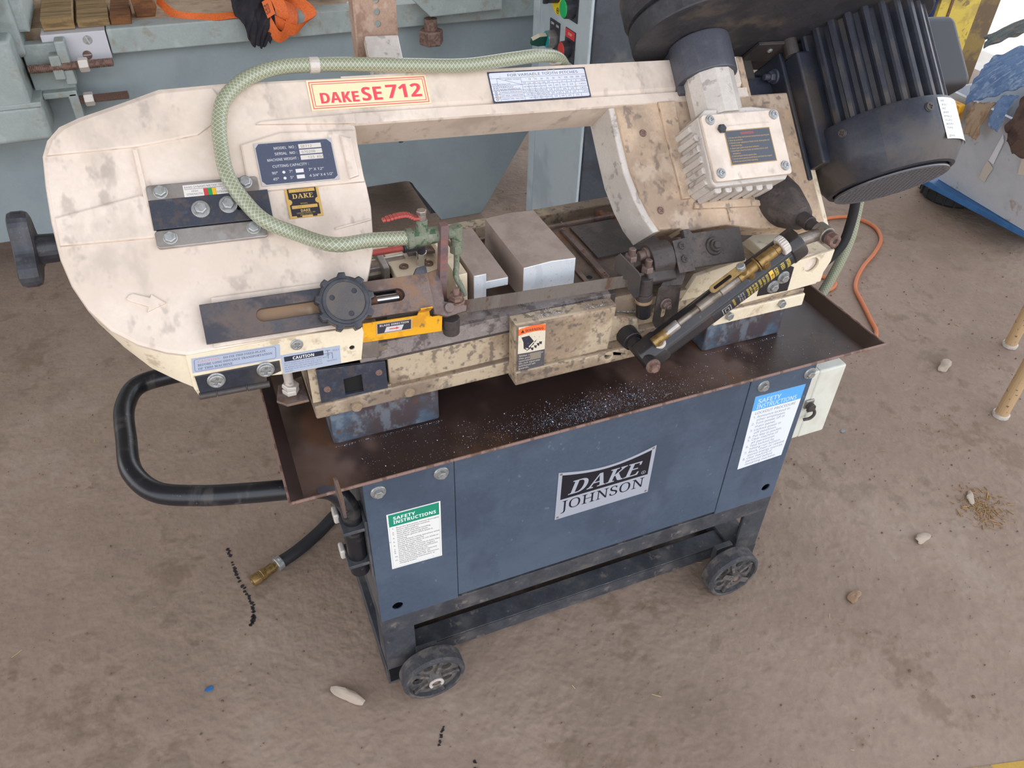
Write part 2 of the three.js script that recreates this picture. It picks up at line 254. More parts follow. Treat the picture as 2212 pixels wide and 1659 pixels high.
// thin plate with the print on its front; corners TL, TR, BR, BL as vectors, nrm outwards
function plate(parent, name, c, mat, th = 0.0008, label) {
  const [a, b, d, e] = c, n = b.clone().sub(a).cross(e.clone().sub(a)).normalize().negate(), o = n.clone().multiplyScalar(th);
  const A = c.map((p) => p.clone().add(o)), B = c, P = [], UV = [], Q = (p, q, r, s, u) => { P.push(p, q, r, p, r, s); UV.push(...(u || [0, 0, 0, 0, 0, 0, 0, 0, 0, 0, 0, 0])); };
  Q(A[3], A[2], A[1], A[0], [0, 0, 1, 0, 1, 1, 0, 0, 1, 1, 0, 1]);
  const eU = [0.01, 0.01, 0.02, 0.01, 0.02, 0.02, 0.01, 0.01, 0.02, 0.02, 0.01, 0.02];
  for (let i = 0; i < 4; i++) { const j = (i + 1) % 4; Q(A[i], A[j], B[j], B[i], eU); }
  const g = new THREE.BufferGeometry(); g.setAttribute('position', new THREE.Float32BufferAttribute(P.flatMap((p) => [p.x, p.y, p.z]), 3)); g.setAttribute('uv', new THREE.Float32BufferAttribute(UV, 2)); g.computeVertexNormals();
  return part(parent, name, g, mat, label);
}
// head frame of the saw: u along the bow, v up its face, n out of it; leaning back 44.5 degrees, left end raised 3.2
const HM = (() => {
  const a = 3.2 * D, t = 44.5 * D, u = V3(Math.cos(a), -Math.sin(a), 0), up = V3(Math.sin(a), Math.cos(a), 0), w = V3(0, 0, 1);
  const v = up.clone().multiplyScalar(Math.cos(t)).addScaledVector(w, -Math.sin(t)), n = up.clone().multiplyScalar(Math.sin(t)).addScaledVector(w, Math.cos(t));
  return new THREE.Matrix4().makeBasis(u, v, n).setPosition(0, 0.70, -0.055);
})();
const hp = (u, v, d = 0) => V3(u, v, d).applyMatrix4(HM);
const hd = (g) => flat(g).map((q) => q.applyMatrix4(HM));
const HU = V3(1, 0, 0).transformDirection(HM), HV = V3(0, 1, 0).transformDirection(HM), HN = V3(0, 0, 1).transformDirection(HM);
const hq = (u0, u1, v0, v1, d) => [hp(u0, v1, d), hp(u1, v1, d), hp(u1, v0, d), hp(u0, v0, d)];
const wq = (tl, tr, br, bl, z) => [tl, tr, br, bl].map((p) => V3(p[0], p[1], z));
const X1 = V3(1, 0, 0), Y1 = V3(0, 1, 0), Z1 = V3(0, 0, 1);

// ================================================================ the setting: an open shed
{
  // dusty concrete: mottled, scuffed and gritty
  const n = 2048, a = fbm(n, 5, 5, 7, 901, 0.55), b = fbm(n, 14, 14, 6, 902, 0.6), c = fbm(n, 60, 60, 5, 903, 0.6), d = fbm(n, 200, 200, 3, 904, 0.6), r = rng(905);
  const map = dataTex(n, (i) => {
    const k = (a[i] - 0.5) * 44 + (b[i] - 0.5) * 16 + (c[i] - 0.5) * 12 + (d[i] - 0.5) * 12 + (r() - 0.5) * 6;
    const dirt = sst(0.54, 0.70, b[i] * 0.5 + c[i] * 0.5) * 0.45, pale = sst(0.56, 0.74, c[i] * 0.4 + a[i] * 0.6) * 0.3;
    let R = 150 + k, G = 129 + k * 0.96, B = 113 + k * 0.9;
    R = lerp(R, 108, dirt); G = lerp(G, 88, dirt); B = lerp(B, 70, dirt);
    return [clamp(lerp(R, 172, pale), 0, 255), clamp(lerp(G, 158, pale), 0, 255), clamp(lerp(B, 148, pale), 0, 255)];
  }, true);
  const bump = dataTex(1024, (i) => { const y = Math.floor(i / 1024) * 2, x = (i % 1024) * 2, q = y * n + x; const v = clamp(0.5 + (c[q] - 0.5) * 0.7 + (d[q] - 0.5) * 0.5 - sst(0.52, 0.7, b[q]) * 0.25) * 255; return [v, v, v]; });
  map.repeat.set(1 / 1.9, 1 / 1.9); bump.repeat.set(1 / 1.9, 1 / 1.9);
  M.floor = new THREE.MeshStandardMaterial({ map, bumpMap: bump, bumpScale: 0.003, roughness: 0.85 });
  struct('floor', bx(-7, 3.2, -0.12, 0, -6.2, 3.2, 0), M.floor);
  M.ground = wear([214, 204, 190], [[[190, 176, 158], 6, 6, 5, 0.54, 0.12, 0.7]], { tile: 3, rough: 0.9 });
  struct('ground', [bx(3.2, 18, -0.14, -0.004, -16, 14, 0), bx(-16, 3.2, -0.14, -0.004, 3.2, 14, 0), bx(-16, 3.2, -0.14, -0.004, -16, -6.2, 0)], M.ground);
  const steel = plain([150, 146, 138], 0.7);
  struct('ceiling', bx(-7, 2.9, 3.9, 4.0, -6.2, 2.0, 0), steel);
  struct('wall_back', bx(-7, 0.9, 0, 3.9, -6.2, -6.08, 0), steel);
  // worn yellow paint stripe on the floor at the near right corner
  const yp = wear([188, 150, 66], [[[140, 122, 104], 5, 5, 5, 0.5, 0.06, 0.95]], { tile: 0.3, n: 256, rough: 0.8 });
  const st = prism([[0.420, -0.462], [0.545, -0.494], [0.95, -0.60], [1.1, -0.72], [0.60, -0.66], [0.40, -0.55]], 0, 0.0012, 0);
  tag(part(scene, 'trim_1', T(st, 0, 0, 0, -Math.PI / 2), yp), null, null, null, 'structure');
}
// dark marks drawn on the floor (crayon), pieces of grit along a line
function floorMark(pts, w, seed) {
  const r = rng(seed), c = new THREE.CatmullRomCurve3(pts.map((p) => V3(p[0], 0, p[1])), false, 'centripetal'), g = [];
  const n = Math.floor(c.getLength() / 0.004);
  for (let i = 0; i < n; i++) {
    const p = c.getPoint(i / n); if (r() < 0.12) continue;
    const k = 3 + Math.floor(r() * 3), q = Array.from({ length: k + 2 }, (_, j) => { const a = j / (k + 2) * 6.283, s = w * (0.25 + 0.5 * r()); return [Math.cos(a) * s, Math.sin(a) * s]; });
    g.push(T(prism(q, 0, 0.0007, 0), p.x + (r() - 0.5) * w * 0.7, 0, p.z + (r() - 0.5) * w * 0.5, -Math.PI / 2));
  }
  return g;
}
{
  const ink = plain([44, 40, 42], 0.9);
  const mk = (pts, w, s, label) => tag(part(scene, 'floor_mark', floorMark(pts, w, s), ink), label, 'floor mark');
  mk([[-0.565, -0.205], [-0.556, -0.235], [-0.575, -0.33], [-0.583, -0.40]], 0.006, 3, 'thin black scuffed line on the floor beside the black air hose coupler');
  mk([[-0.305, 0.100], [-0.312, 0.115], [-0.322, 0.128]], 0.005, 4, 'short black scuff on the floor just under the near left caster');
  mk([[-0.275, 0.17], [-0.285, 0.21], [-0.30, 0.262]], 0.005, 5, 'faint black scuff line on the floor at the bottom edge of the picture');
}
// fine litter: straw bits, crumbs and grit, one countless scatter
{
  const mk = (geo, mat, n, seed, name, label, size, region) => {
    const r = rng(seed), im = new THREE.InstancedMesh(geo, mat, n), q = new THREE.Quaternion(), m = new THREE.Matrix4(), col = new THREE.Color();
    for (let i = 0; i < n; i++) {
      const [x, z] = region(r), s = size * (0.4 + 1.3 * r() * r());
      q.setFromEuler(new THREE.Euler((r() - 0.5) * 0.3, r() * 6.28, (r() - 0.5) * 0.3));
      m.compose(V3(x, 0.0008 + s * 0.2, z), q, V3(s * (0.6 + 0.8 * r()), s * (0.5 + 0.5 * r()), s * (0.6 + 0.8 * r()))); im.setMatrixAt(i, m);
      const b = 0.6 + 0.6 * r(); im.setColorAt(i, col.setRGB(b, b * 0.95, b * 0.88));
    }
    im.name = numbered(name); im.castShadow = im.receiveShadow = true; scene.add(im); tag(im, label, 'litter', null, 'stuff');
  };
  const everywhere = (r) => [-1.6 + 4.2 * r(), -1.7 + 2.9 * r()];
  mk(prep(new THREE.IcosahedronGeometry(0.5, 0)), plain([128, 106, 86], 0.95), 5200, 71, 'floor_grit', 'brown crumbs of dirt scattered over the dusty floor', 0.0034, everywhere);
  mk(prep(new THREE.BoxGeometry(5, 0.35, 0.45)), plain([190, 166, 124], 0.9), 520, 72, 'straw', 'pale straw bits scattered over the dusty floor', 0.0022, everywhere);
  const pile = (cx, cz, s) => (r) => { const a = r() * 6.28, d = s * Math.sqrt(-2 * Math.log(1 - 0.95 * r())); return [cx + d * Math.cos(a), cz + d * Math.sin(a)]; };
  mk(prep(new THREE.BoxGeometry(5, 0.5, 0.5)), plain([168, 136, 96], 0.9), 340, 73, 'straw_pile', 'small pile of brown straw and chaff on the floor right of the saw', 0.0024, pile(0.913, 0.06, 0.028));
}
// single scraps on the floor
function lump(seed, sx, sy, sz, detail = 3, rough = 0.45) {
  const g = new THREE.IcosahedronGeometry(1, detail), r = rng(seed), p = g.attributes.position, K = Array.from({ length: 14 }, () => [r() * 2 - 1, r() * 2 - 1, r() * 2 - 1, r()]);
  for (let i = 0; i < p.count; i++) { const v = V3(p.getX(i), p.getY(i), p.getZ(i)); let s = 1; for (const k of K) s += rough * 0.5 * (k[3] - 0.5) * Math.sin(3 * (v.x * k[0] + v.y * k[1] + v.z * k[2]) + 9 * k[3]); p.setXYZ(i, v.x * s * sx, v.y * s * sy, v.z * s * sz); }
  const h = toCreasedNormals(g.index ? g.toNonIndexed() : g, 0.9); return prep(h);
}
function scrap(name, label, x, z, sx, sy, sz, ry, mat, seed, rough = 0.9) { const o = tag(part(scene, name, lump(seed, sx, sy, sz, 2, rough), mat), label, 'scrap'); o.position.set(x, sy * 0.8, z); o.rotation.y = ry; return o; }
scrap('rag_scrap', 'twisted pale rag scrap on the floor left of the near left caster', -0.436, -0.004, 0.026, 0.006, 0.008, -0.75, M.paper, 21);
scrap('paper_scrap', 'small white paper scrap on the floor near the bottom left', -0.55, 0.262, 0.008, 0.003, 0.005, 0.4, M.paper, 22);
scrap('plastic_chip', 'tiny blue plastic chip on the bare floor at the left', -0.648, -0.105, 0.006, 0.002, 0.004, 0.2, M.blueBright, 23);
scrap('paper_scrap', 'torn white paper scrap lying on the straw pile', 0.905, 0.035, 0.015, 0.005, 0.008, 0.9, M.paper, 24);
scrap('dry_leaf', 'curled dry leaf on the floor below the straw pile', 0.72, 0.085, 0.016, 0.005, 0.007, 0.1, M.paper, 25);
scrap('straw_clump', 'small tan clump of chaff on the floor right of the far right caster', 0.50, 0.145, 0.013, 0.006, 0.009, 0.3, M.castTan, 26);
scrap('plastic_chip', 'tiny grey blue chip on the floor beside the beige electrical box', 0.79, -0.235, 0.006, 0.002, 0.004, 0.2, M.grey, 27);
scrap('dirt_clod', 'grey dirt clod on the floor left of the tan table legs', 1.20, -0.335, 0.016, 0.008, 0.012, 0.6, M.paper, 28);

// ================================================================ blue-grey machine behind the saw
{
  const zf = -1.50, t = thing('industrial_machine', 'large blue-grey painted steel machine with a flat front plate behind the saw', 'machine', [-0.55, 0, -1.55]);
  const L = (g) => flat(g).map((q) => T(q, 0.55, 0, 1.55));
  // front plate with its right leg, cut away below
  const pl = [[-2.2, 0.62], [-2.2, 0.153], [-0.02 - 0.0, 0.153], ...circ(0.118, 0.123, 0.03, 6, Math.PI / 2, 0.25), [0.232, 0.0], [0.372, 0.0], [0.62, 0.40], [0.70, 0.62]];
  part(t, 'front_plate', L(T(prism(pl, -0.014, 0, 0.002, [circ(0.115, 0.287, 0.010, 20)]), 0, 0, -1.53)), M.grey);
  part(t, 'rib_plate', L([bx(-2.2, 0.2, 0.165, 0.62, -2.0, -1.99), bx(0.20, 0.225, 0.02, 0.62, -1.99, -1.545)]), M.cabinetDark);
  part(t, 'hole_lining', L(rod(V3(0.115, 0.287, -1.60), V3(0.115, 0.287, -1.541), 0.0098)), M.hole);
  for (const x of [0.093, 0.140]) part(t, 'screw_hole', L(rod(V3(x, 0.287, -1.531), V3(x, 0.287, -1.5295), 0.0025)), M.hole);
  // bed ledge and top
  part(t, 'bed_ledge', L(bx(-0.60, 1.2, 0.614, 0.672, -1.56, -1.497, 0.004)), M.greyCast);
  part(t, 'bed_top', L(bx(-2.2, 1.2, 0.60, 0.670, -2.1, -1.56, 0.002)), M.tanTop);
  part(t, 'scale_plate', L(bx(-0.742, -0.602, 0.606, 0.670, -1.556, -1.496, 0.001)), M.scale);
  part(t, 'slot_screw', L(prism(circ(0, 0, 0.0105, 24), 0, 0.002, 0.0005, [rect(-0.009, 0.009, -0.0012, 0.0012)]).applyMatrix4(new THREE.Matrix4().makeRotationZ(1.9))).map((g) => T(g, -0.645, 0.652, -1.497)), M.zinc);
  part(t, 'slot_screw', L(prism(circ(0, 0, 0.0105, 24), 0, 0.002, 0.0005, [rect(-0.009, 0.009, -0.0012, 0.0012)])).map((g) => T(g, -0.655, 0.618, -1.497)), M.rustBolt);
  for (const [x, z] of [[-0.375, -1.545], [0.02, -1.56]]) part(t, 'counterbore', L(T(prism(circ(0, 0, 0.022, 24), 0, 0.0015, 0.0004, [circ(0, 0, 0.013, 20)]), x, 0.670, z, -Math.PI / 2)), M.tinBlock);
  // end casting at the left
  part(t, 'end_casting', L([bx(-1.5, -0.78, 0.63, 1.3, -1.75, -1.47, 0.012), bx(-1.5, -0.795, 0.545, 0.69, -1.6, -1.40, 0.008), T(prism([[-0.80, 0.68], [-0.76, 0.68], [-0.75, 0.92], [-0.80, 1.3]], 0, 0.24, 0.008), 0, 0, -1.73)]), M.greyCast);
  part(t, 'clamp_casting', L([bx(-1.5, -0.815, 0.70, 0.83, -1.50, -1.375, 0.008), bx(-1.5, -0.84, 0.80, 1.2, -1.52, -1.42, 0.01)]), M.greyCast);
  part(t, 'clamp_recess', L(bx(-0.885, -0.845, 0.742, 0.80, -1.43, -1.37, 0.004)), M.castTan);
  part(t, 'lower_casting', L([bx(-1.5, -0.775, 0.46, 0.545, -1.56, -1.40, 0.012), bx(-1.5, -0.775, 0.54, 0.552, -1.55, -1.398, 0.003)]), M.greyCast);
  part(t, 'guide_bracket', L([bx(-0.79, -0.70, 0.545, 0.655, -1.52, -1.485, 0.003), bx(-0.715, -0.692, 0.565, 0.665, -1.50, -1.455, 0.004), bx(-0.735, -0.712, 0.58, 0.635, -1.50, -1.45, 0.003), bx(-0.775, -0.70, 0.535, 0.55, -1.50, -1.46, 0.003), bx(-0.722, -0.70, 0.475, 0.545, -1.50, -1.46, 0.004)]), M.greyCast);
  // threaded studs with nuts
  for (const [y, z, x0, x1, xn] of [[0.608, -1.458, -0.785, -0.60, -0.677], [0.522, -1.475, -0.71, -0.588, -0.690]]) {
    const pr = [[0, 0]]; const n = 46; for (let i = 0; i < n; i++) pr.push([0.0088, (x1 - x0) * i / n], [0.0102, (x1 - x0) * (i + 0.5) / n]); pr.push([0, x1 - x0]);
    const s = part(t, 'threaded_stud', L(turned(pr, V3(x0, y, z), V3(x1, y, z), 14)), M.rustBolt);
    part(s, 'hex_nut', L(place(hexG(0.0165, 0.022), V3(xn, y, z), X1, 0.1)), M.tinBlock);
  }
  part(t, 'weld_pocket', L(bx(-0.745, -0.575, 0.40, 0.43, -1.53, -1.522, 0.003)), M.castTan);
  // right-hand slide block over the bed and its adjusting nut
  part(t, 'slide_block', L([T(prism([[0.198, 0.648], [0.404, 0.652], [0.404, 0.90], [0.10, 0.90], [0.10, 0.742]], 0, 0.05, 0.003), 0, 0, -1.50)]), M.greyCast);
  part(t, 'adjusting_nut', L([rod(V3(0.203, 0.58, -1.47), V3(0.203, 0.64, -1.47), 0.018), T(hexG(0.034, 0.040), 0.203, 0.572, -1.47, -Math.PI / 2, 0, 0)]), M.rustBolt);
}
// things lying on the machine bed
{
  const wb = (name, label, x0, x1, y1, z0, z1, mat, ry = 0) => { const o = tag(part(scene, name, bx(-(x1 - x0) / 2, (x1 - x0) / 2, 0, y1, -(z1 - z0) / 2, (z1 - z0) / 2, 0.002), mat), label, 'wood'); o.position.set((x0 + x1) / 2, 0.6705, (z0 + z1) / 2); o.rotation.y = ry; };
  wb('wood_board', 'grey-brown rough board lying against the painted casting on the machine bed', -0.738, -0.668, 0.028, -1.80, -1.525, M.wood, 0.02);
  wb('wood_board', 'yellowish plain board on the machine bed, second from the painted casting', -0.662, -0.590, 0.018, -1.80, -1.530, M.wood, 0.02);
  wb('wood_block', 'reddish stained wood block on the bed between the plain board and small dark block', -0.583, -0.537, 0.022, -1.68, -1.525, M.woodRed, -0.03);
  const d = tag(part(scene, 'wood_block', T(prism([[-0.022, 0], [0.022, 0], [0.030, 0.02], [0.022, 0.05], [-0.026, 0.05]], 0, 0.05, 0.003), 0, 0, 0, 0, 0, 0), M.woodRed), 'small dark angular wood block on the machine bed beside the orange strap', 'wood'); d.position.set(-0.505, 0.6705, -1.63);
}
// orange ratchet strap heaped with a dark torn cloth over the bed edge
function ribbon(pts, w, side, th = 0.0012, n = 60) { // flat webbing along a path; side = width direction per point
  const c = new THREE.CatmullRomCurve3(pts.map((p) => V3(...p)), false, 'centripetal'), sc = new THREE.CatmullRomCurve3(side.map((p) => V3(...p)), false, 'centripetal');
  const P = [], idx = [], uv = []; const L = c.getLength();
  for (let i = 0; i <= n; i++) {
    const t = i / n, p = c.getPoint(t), tg = c.getTangent(t), s = sc.getPoint(t).normalize(), nn = tg.clone().cross(s).normalize().multiplyScalar(th / 2), ss = s.multiplyScalar(w / 2);
    for (const [a, b] of [[-1, 1], [1, 1], [1, -1], [-1, -1]]) { const q = p.clone().addScaledVector(ss, a).addScaledVector(nn, b); P.push(q.x, q.y, q.z); uv.push(t * L, a * w / 2); }
  }
  for (let i = 0; i < n; i++) for (let k = 0; k < 4; k++) { const a = i * 4 + k, b = i * 4 + (k + 1) % 4, c2 = a + 4, d2 = b + 4; idx.push(a, b, c2, b, d2, c2); }
  idx.push(0, 1, 2, 0, 2, 3, n * 4, n * 4 + 2, n * 4 + 1, n * 4, n * 4 + 3, n * 4 + 2);
  const g = new THREE.BufferGeometry(); g.setAttribute('position', new THREE.Float32BufferAttribute(P, 3)); g.setAttribute('uv', new THREE.Float32BufferAttribute(uv, 2)); g.setIndex(idx); g.computeVertexNormals();
  return prep(g, true);
}
// crumpled cloth: a sheet draped over profile points (x, y, z rows)
function drape(rows, seed, amp, th = 0.003, nu = 40, nv = 40) {
  const curves = rows.map((r) => new THREE.CatmullRomCurve3(r.map((p) => V3(...p)), false, 'centripetal')), P = [], idx = [], R = rng(seed), ph = Array.from({ length: 6 }, () => [4 + R() * 16, 4 + R() * 16, R() * 6.28]);
  const pt = (i, j) => {
    const s = i / nu, t = j / nv, q = curves.map((c) => c.getPoint(t)), p = q.length > 1 ? new THREE.CatmullRomCurve3(q, false, 'centripetal').getPoint(s) : q[0];
    let w = 0; for (const k of ph) w += Math.sin(k[0] * s + k[1] * t + k[2]); w *= amp / 3; const e = 0.35 * amp * Math.sin(37 * s + 29 * t);
    return V3(p.x + w * 0.5, p.y + w + e, p.z + w * 0.6 - e);
  };
  const G = []; for (let i = 0; i <= nu; i++) for (let j = 0; j <= nv; j++) G.push(pt(i, j));
  const nrm = new Float32Array(G.length * 3);
  const g0 = new THREE.BufferGeometry(); g0.setAttribute('position', new THREE.Float32BufferAttribute(G.flatMap((p) => [p.x, p.y, p.z]), 3));
  const W = nv + 1; for (let i = 0; i < nu; i++) for (let j = 0; j < nv; j++) { const a = i * W + j; idx.push(a, a + 1, a + W, a + 1, a + W + 1, a + W); }
  g0.setIndex(idx); g0.computeVertexNormals(); const N = g0.attributes.normal;
  for (const s of [1, -1]) G.forEach((p, k) => P.push(p.x + N.getX(k) * th / 2 * s, p.y + N.getY(k) * th / 2 * s, p.z + N.getZ(k) * th / 2 * s));
  const o = G.length, id2 = [...idx]; for (let k = 0; k < idx.length; k += 3) id2.push(idx[k] + o, idx[k + 2] + o, idx[k + 1] + o);
  const edge = []; for (let j = 0; j < nv; j++) edge.push([j, j + 1], [nu * W + j + 1, nu * W + j]); for (let i = 0; i < nu; i++) edge.push([(i + 1) * W, i * W], [i * W + nv, (i + 1) * W + nv]);
  for (const [a, b] of edge) id2.push(a, a + o, b, b, a + o, b + o);
  const g = new THREE.BufferGeometry(); g.setAttribute('position', new THREE.Float32BufferAttribute(P, 3)); g.setIndex(id2); g.computeVertexNormals();
  return prep(g);
}
{
  const z = -1.495;
  const s = thing('ratchet_strap', 'bright orange strap with black lettering heaped on the machine bed edge', 'strap', [-0.25, 0.672, -1.52]);
  const L = (g) => T(g, 0.25, -0.672, 1.52);
  const web = [
    L(ribbon([[-0.47, 0.70, -1.62], [-0.43, 0.676, -1.545], [-0.36, 0.676, -1.512], [-0.29, 0.68, -1.50]], 0.026, [[0.3, 0.6, -0.7], [0, 1, -0.3], [0, 0.5, -1], [0, 0.3, -1]])),
    L(ribbon([[-0.235, 0.70, -1.52], [-0.225, 0.66, -1.475], [-0.20, 0.628, -1.465], [-0.165, 0.66, -1.475], [-0.155, 0.71, -1.54]], 0.034, [[1, 0, 0.3], [0.8, 0.6, 0.3], [0.2, 1, 0.5], [-0.8, 0.6, 0.3], [-1, 0, 0.2]])),
    L(ribbon([[-0.20, 0.72, -1.56], [-0.15, 0.71, -1.49], [-0.115, 0.675, -1.468], [-0.16, 0.642, -1.465], [-0.205, 0.665, -1.47]], 0.032, [[0, 1, 0.6], [0.4, 1, 0.5], [0.9, 0.3, 0.3], [0.3, 1, 0.4], [0, 1, 0.3]])),
    L(ribbon([[-0.22, 0.73, -1.54], [-0.195, 0.72, -1.49], [-0.185, 0.68, -1.47], [-0.19, 0.655, -1.475]], 0.03, [[1, 0, 0], [1, 0, 0.2], [1, 0.1, 0.2], [1, 0.2, 0.2]])),
  ];
  part(s, 'webbing', web, M.orange);
  const strapTex = print(256, 64, (x, w, h) => { x.fillStyle = '#e2703a'; x.fillRect(0, 0, w, h); txt(x, 'ER/SV', 12, 34, 'bold 50px sans-serif', '#241a1c'); }, 0.7);
  plate(s, 'strap_lettering', [[-0.228, 0.706, -1.494], [-0.206, 0.716, -1.494], [-0.203, 0.684, -1.466], [-0.223, 0.674, -1.466]].map((p) => V3(p[0] + 0.25, p[1] - 0.672, p[2] + 1.52)), strapTex, 0.001);
  const c = tag(part(scene, 'dark_cloth', drape([[[-0.30, 0.72, -1.60], [-0.24, 0.735, -1.58], [-0.20, 0.72, -1.60]], [[-0.30, 0.70, -1.51], [-0.25, 0.705, -1.50], [-0.20, 0.69, -1.505]], [[-0.285, 0.655, -1.478], [-0.245, 0.66, -1.470], [-0.215, 0.648, -1.475]], [[-0.265, 0.607, -1.478], [-0.245, 0.607, -1.476], [-0.222, 0.615, -1.478]]], 31, 0.006, 0.004), M.darkCloth), 'torn dark cloth hanging over the machine bed edge beside the orange strap', 'cloth');
  const m = tag(part(scene, 'dark_cloth', drape([[[-0.14, 0.70, -1.75], [-0.05, 0.70, -1.72], [0.0, 0.685, -1.72]], [[-0.13, 0.70, -1.62], [-0.05, 0.70, -1.60], [0.0, 0.685, -1.60]]], 32, 0.006, 0.004, 16, 16), M.darkCloth), 'dark cloth lying flat on the machine bed behind the perforated bar', 'cloth');
}
// ================================================================ electrical cabinet
{
  const t = thing('control_cabinet', 'tall pale blue-grey electrical cabinet with push buttons behind the saw', 'cabinet', [0.70, 0, -1.24]);
  const L = (g) => flat(g).map((q) => T(q, -0.70, 0, 1.24));
  part(t, 'housing', L([bx(0.486, 0.93, 0.0, 1.35, -1.405, -1.075, 0.004)]), M.cabinet);
  part(t, 'front_door', L(bx(0.490, 0.925, 0.004, 1.34, -1.077, -1.068, 0.003)), M.cabinetDark);
  part(t, 'side_door', L([bx(0.479, 0.487, 0.02, 1.34, -1.362, -1.070, 0.002)]), M.cabinet);
  part(t, 'side_trim', L([bx(0.479, 0.487, 0.02, 1.34, -1.408, -1.366, 0.002)]), M.cabinet);
  part(t, 'knockout', L(rod(V3(0.60, 0.735, -1.069), V3(0.60, 0.735, -1.066), 0.022)), M.hole);
  const N = X1.clone().negate(), at = (y, z, d = 0.4788) => V3(d - 0.70, y, z + 1.24);
  const ring = (r, h, y, z, mat, nm, parent = t, x = 0.4788) => part(parent, nm, rod(at(y, z, x), at(y, z, x - h), r, r * 0.94, 28, 0.001), mat);
  // rotary switch with yellow plate
  const yel = ring(0.040, 0.0015, 0.722, -1.256, plain([236, 208, 30], 0.5), 'yellow_plate');
  part(yel, 'printed_mark', [prism(circ(0, 0, 0.0072, 20), 0, 0.0005, 0, [circ(0, 0, 0.0058, 20)]), prism([[-0.005, -0.001], [0.001, 0.0040], [0.0, 0.0005], [0.005, 0.001], [-0.001, -0.0040], [0, -0.0005]], 0, 0.0005, 0)].map((g) => place(g, at(0.693, -1.250, 0.4770), N)), M.hole);
  const kb = ring(0.020, 0.028, 0.730, -1.258, M.plastic, 'rotary_knob'); part(kb, 'grip', L(bx(0.438, 0.452, 0.710, 0.75, -1.262, -1.254, 0.002)), M.plastic);
  // green push button
  part(t, 'legend_plate', L(bx(0.4765, 0.4788, 0.690, 0.76, -1.198, -1.136, 0.0008)), M.plastic);
  const gb = ring(0.0245, 0.026, 0.720, -1.166, M.plastic, 'button_collar'); ring(0.0215, 0.003, 0.720, -1.166, plain([20, 176, 96], 0.45), 'green_button', gb, 0.4528);
  // selector
  const lg = print(128, 48, (x, w, h) => { x.fillStyle = '#34343c'; x.fillRect(0, 0, w, h); txt(x, 'OFF', 14, 25, 'bold 24px sans-serif', '#e8e8e8'); txt(x, 'ON', 84, 25, 'bold 24px sans-serif', '#e8e8e8'); });
  part(t, 'legend_plate', L(bx(0.4765, 0.4788, 0.594, 0.666, -1.292, -1.232, 0.0008)), M.plastic);
  plate(t, 'legend_print', [at(0.665, -1.291, 0.4764), at(0.665, -1.233, 0.4764), at(0.648, -1.233, 0.4764), at(0.648, -1.291, 0.4764)], lg, 0.0004);
  const sc = ring(0.0225, 0.025, 0.621, -1.262, M.zincPlate, 'selector_collar'); part(sc, 'selector_insert', rod(at(0.621, -1.262, 0.4536), at(0.621, -1.262, 0.4526), 0.0195), plain([40, 158, 164], 0.4));
  part(sc, 'selector_lever', L(T(prism([[0, -0.015], [0, 0.015], [-0.022, 0.015], [-0.042, 0.005], [-0.042, -0.009], [-0.022, -0.015]], -0.006, 0.006, 0.0015), 0.4530, 0.621, -1.262, 0.35)), plain([22, 78, 66], 0.4));
  part(sc, 'lever_stripe', L(T(prism([[-0.002, 0.0156], [-0.022, 0.0156], [-0.041, 0.0058], [-0.041, 0.0040], [-0.022, 0.0136], [-0.002, 0.0136]], -0.0064, 0.0064, 0.0003), 0.4530, 0.6212, -1.262, 0.35)), plain([214, 206, 184], 0.5));
  // red stop button
  part(t, 'legend_plate', L(bx(0.4765, 0.4788, 0.590, 0.668, -1.198, -1.140, 0.0008)), M.plastic);
  plate(t, 'stop_print', [at(0.667, -1.196, 0.4764), at(0.667, -1.142, 0.4764), at(0.647, -1.142, 0.4764), at(0.647, -1.196, 0.4764)], print(128, 48, (x, w, h) => { x.fillStyle = '#d63c40'; x.fillRect(0, 0, w, h); txt(x, 'STOP', 64, 25, 'bold 22px sans-serif', '#f0c8c0', 'center'); }), 0.0004);
  const rb = ring(0.0215, 0.022, 0.620, -1.174, M.plastic, 'button_collar'); ring(0.0185, 0.002, 0.620, -1.174, plain([208, 64, 54], 0.45), 'red_button', rb, 0.4568);
}
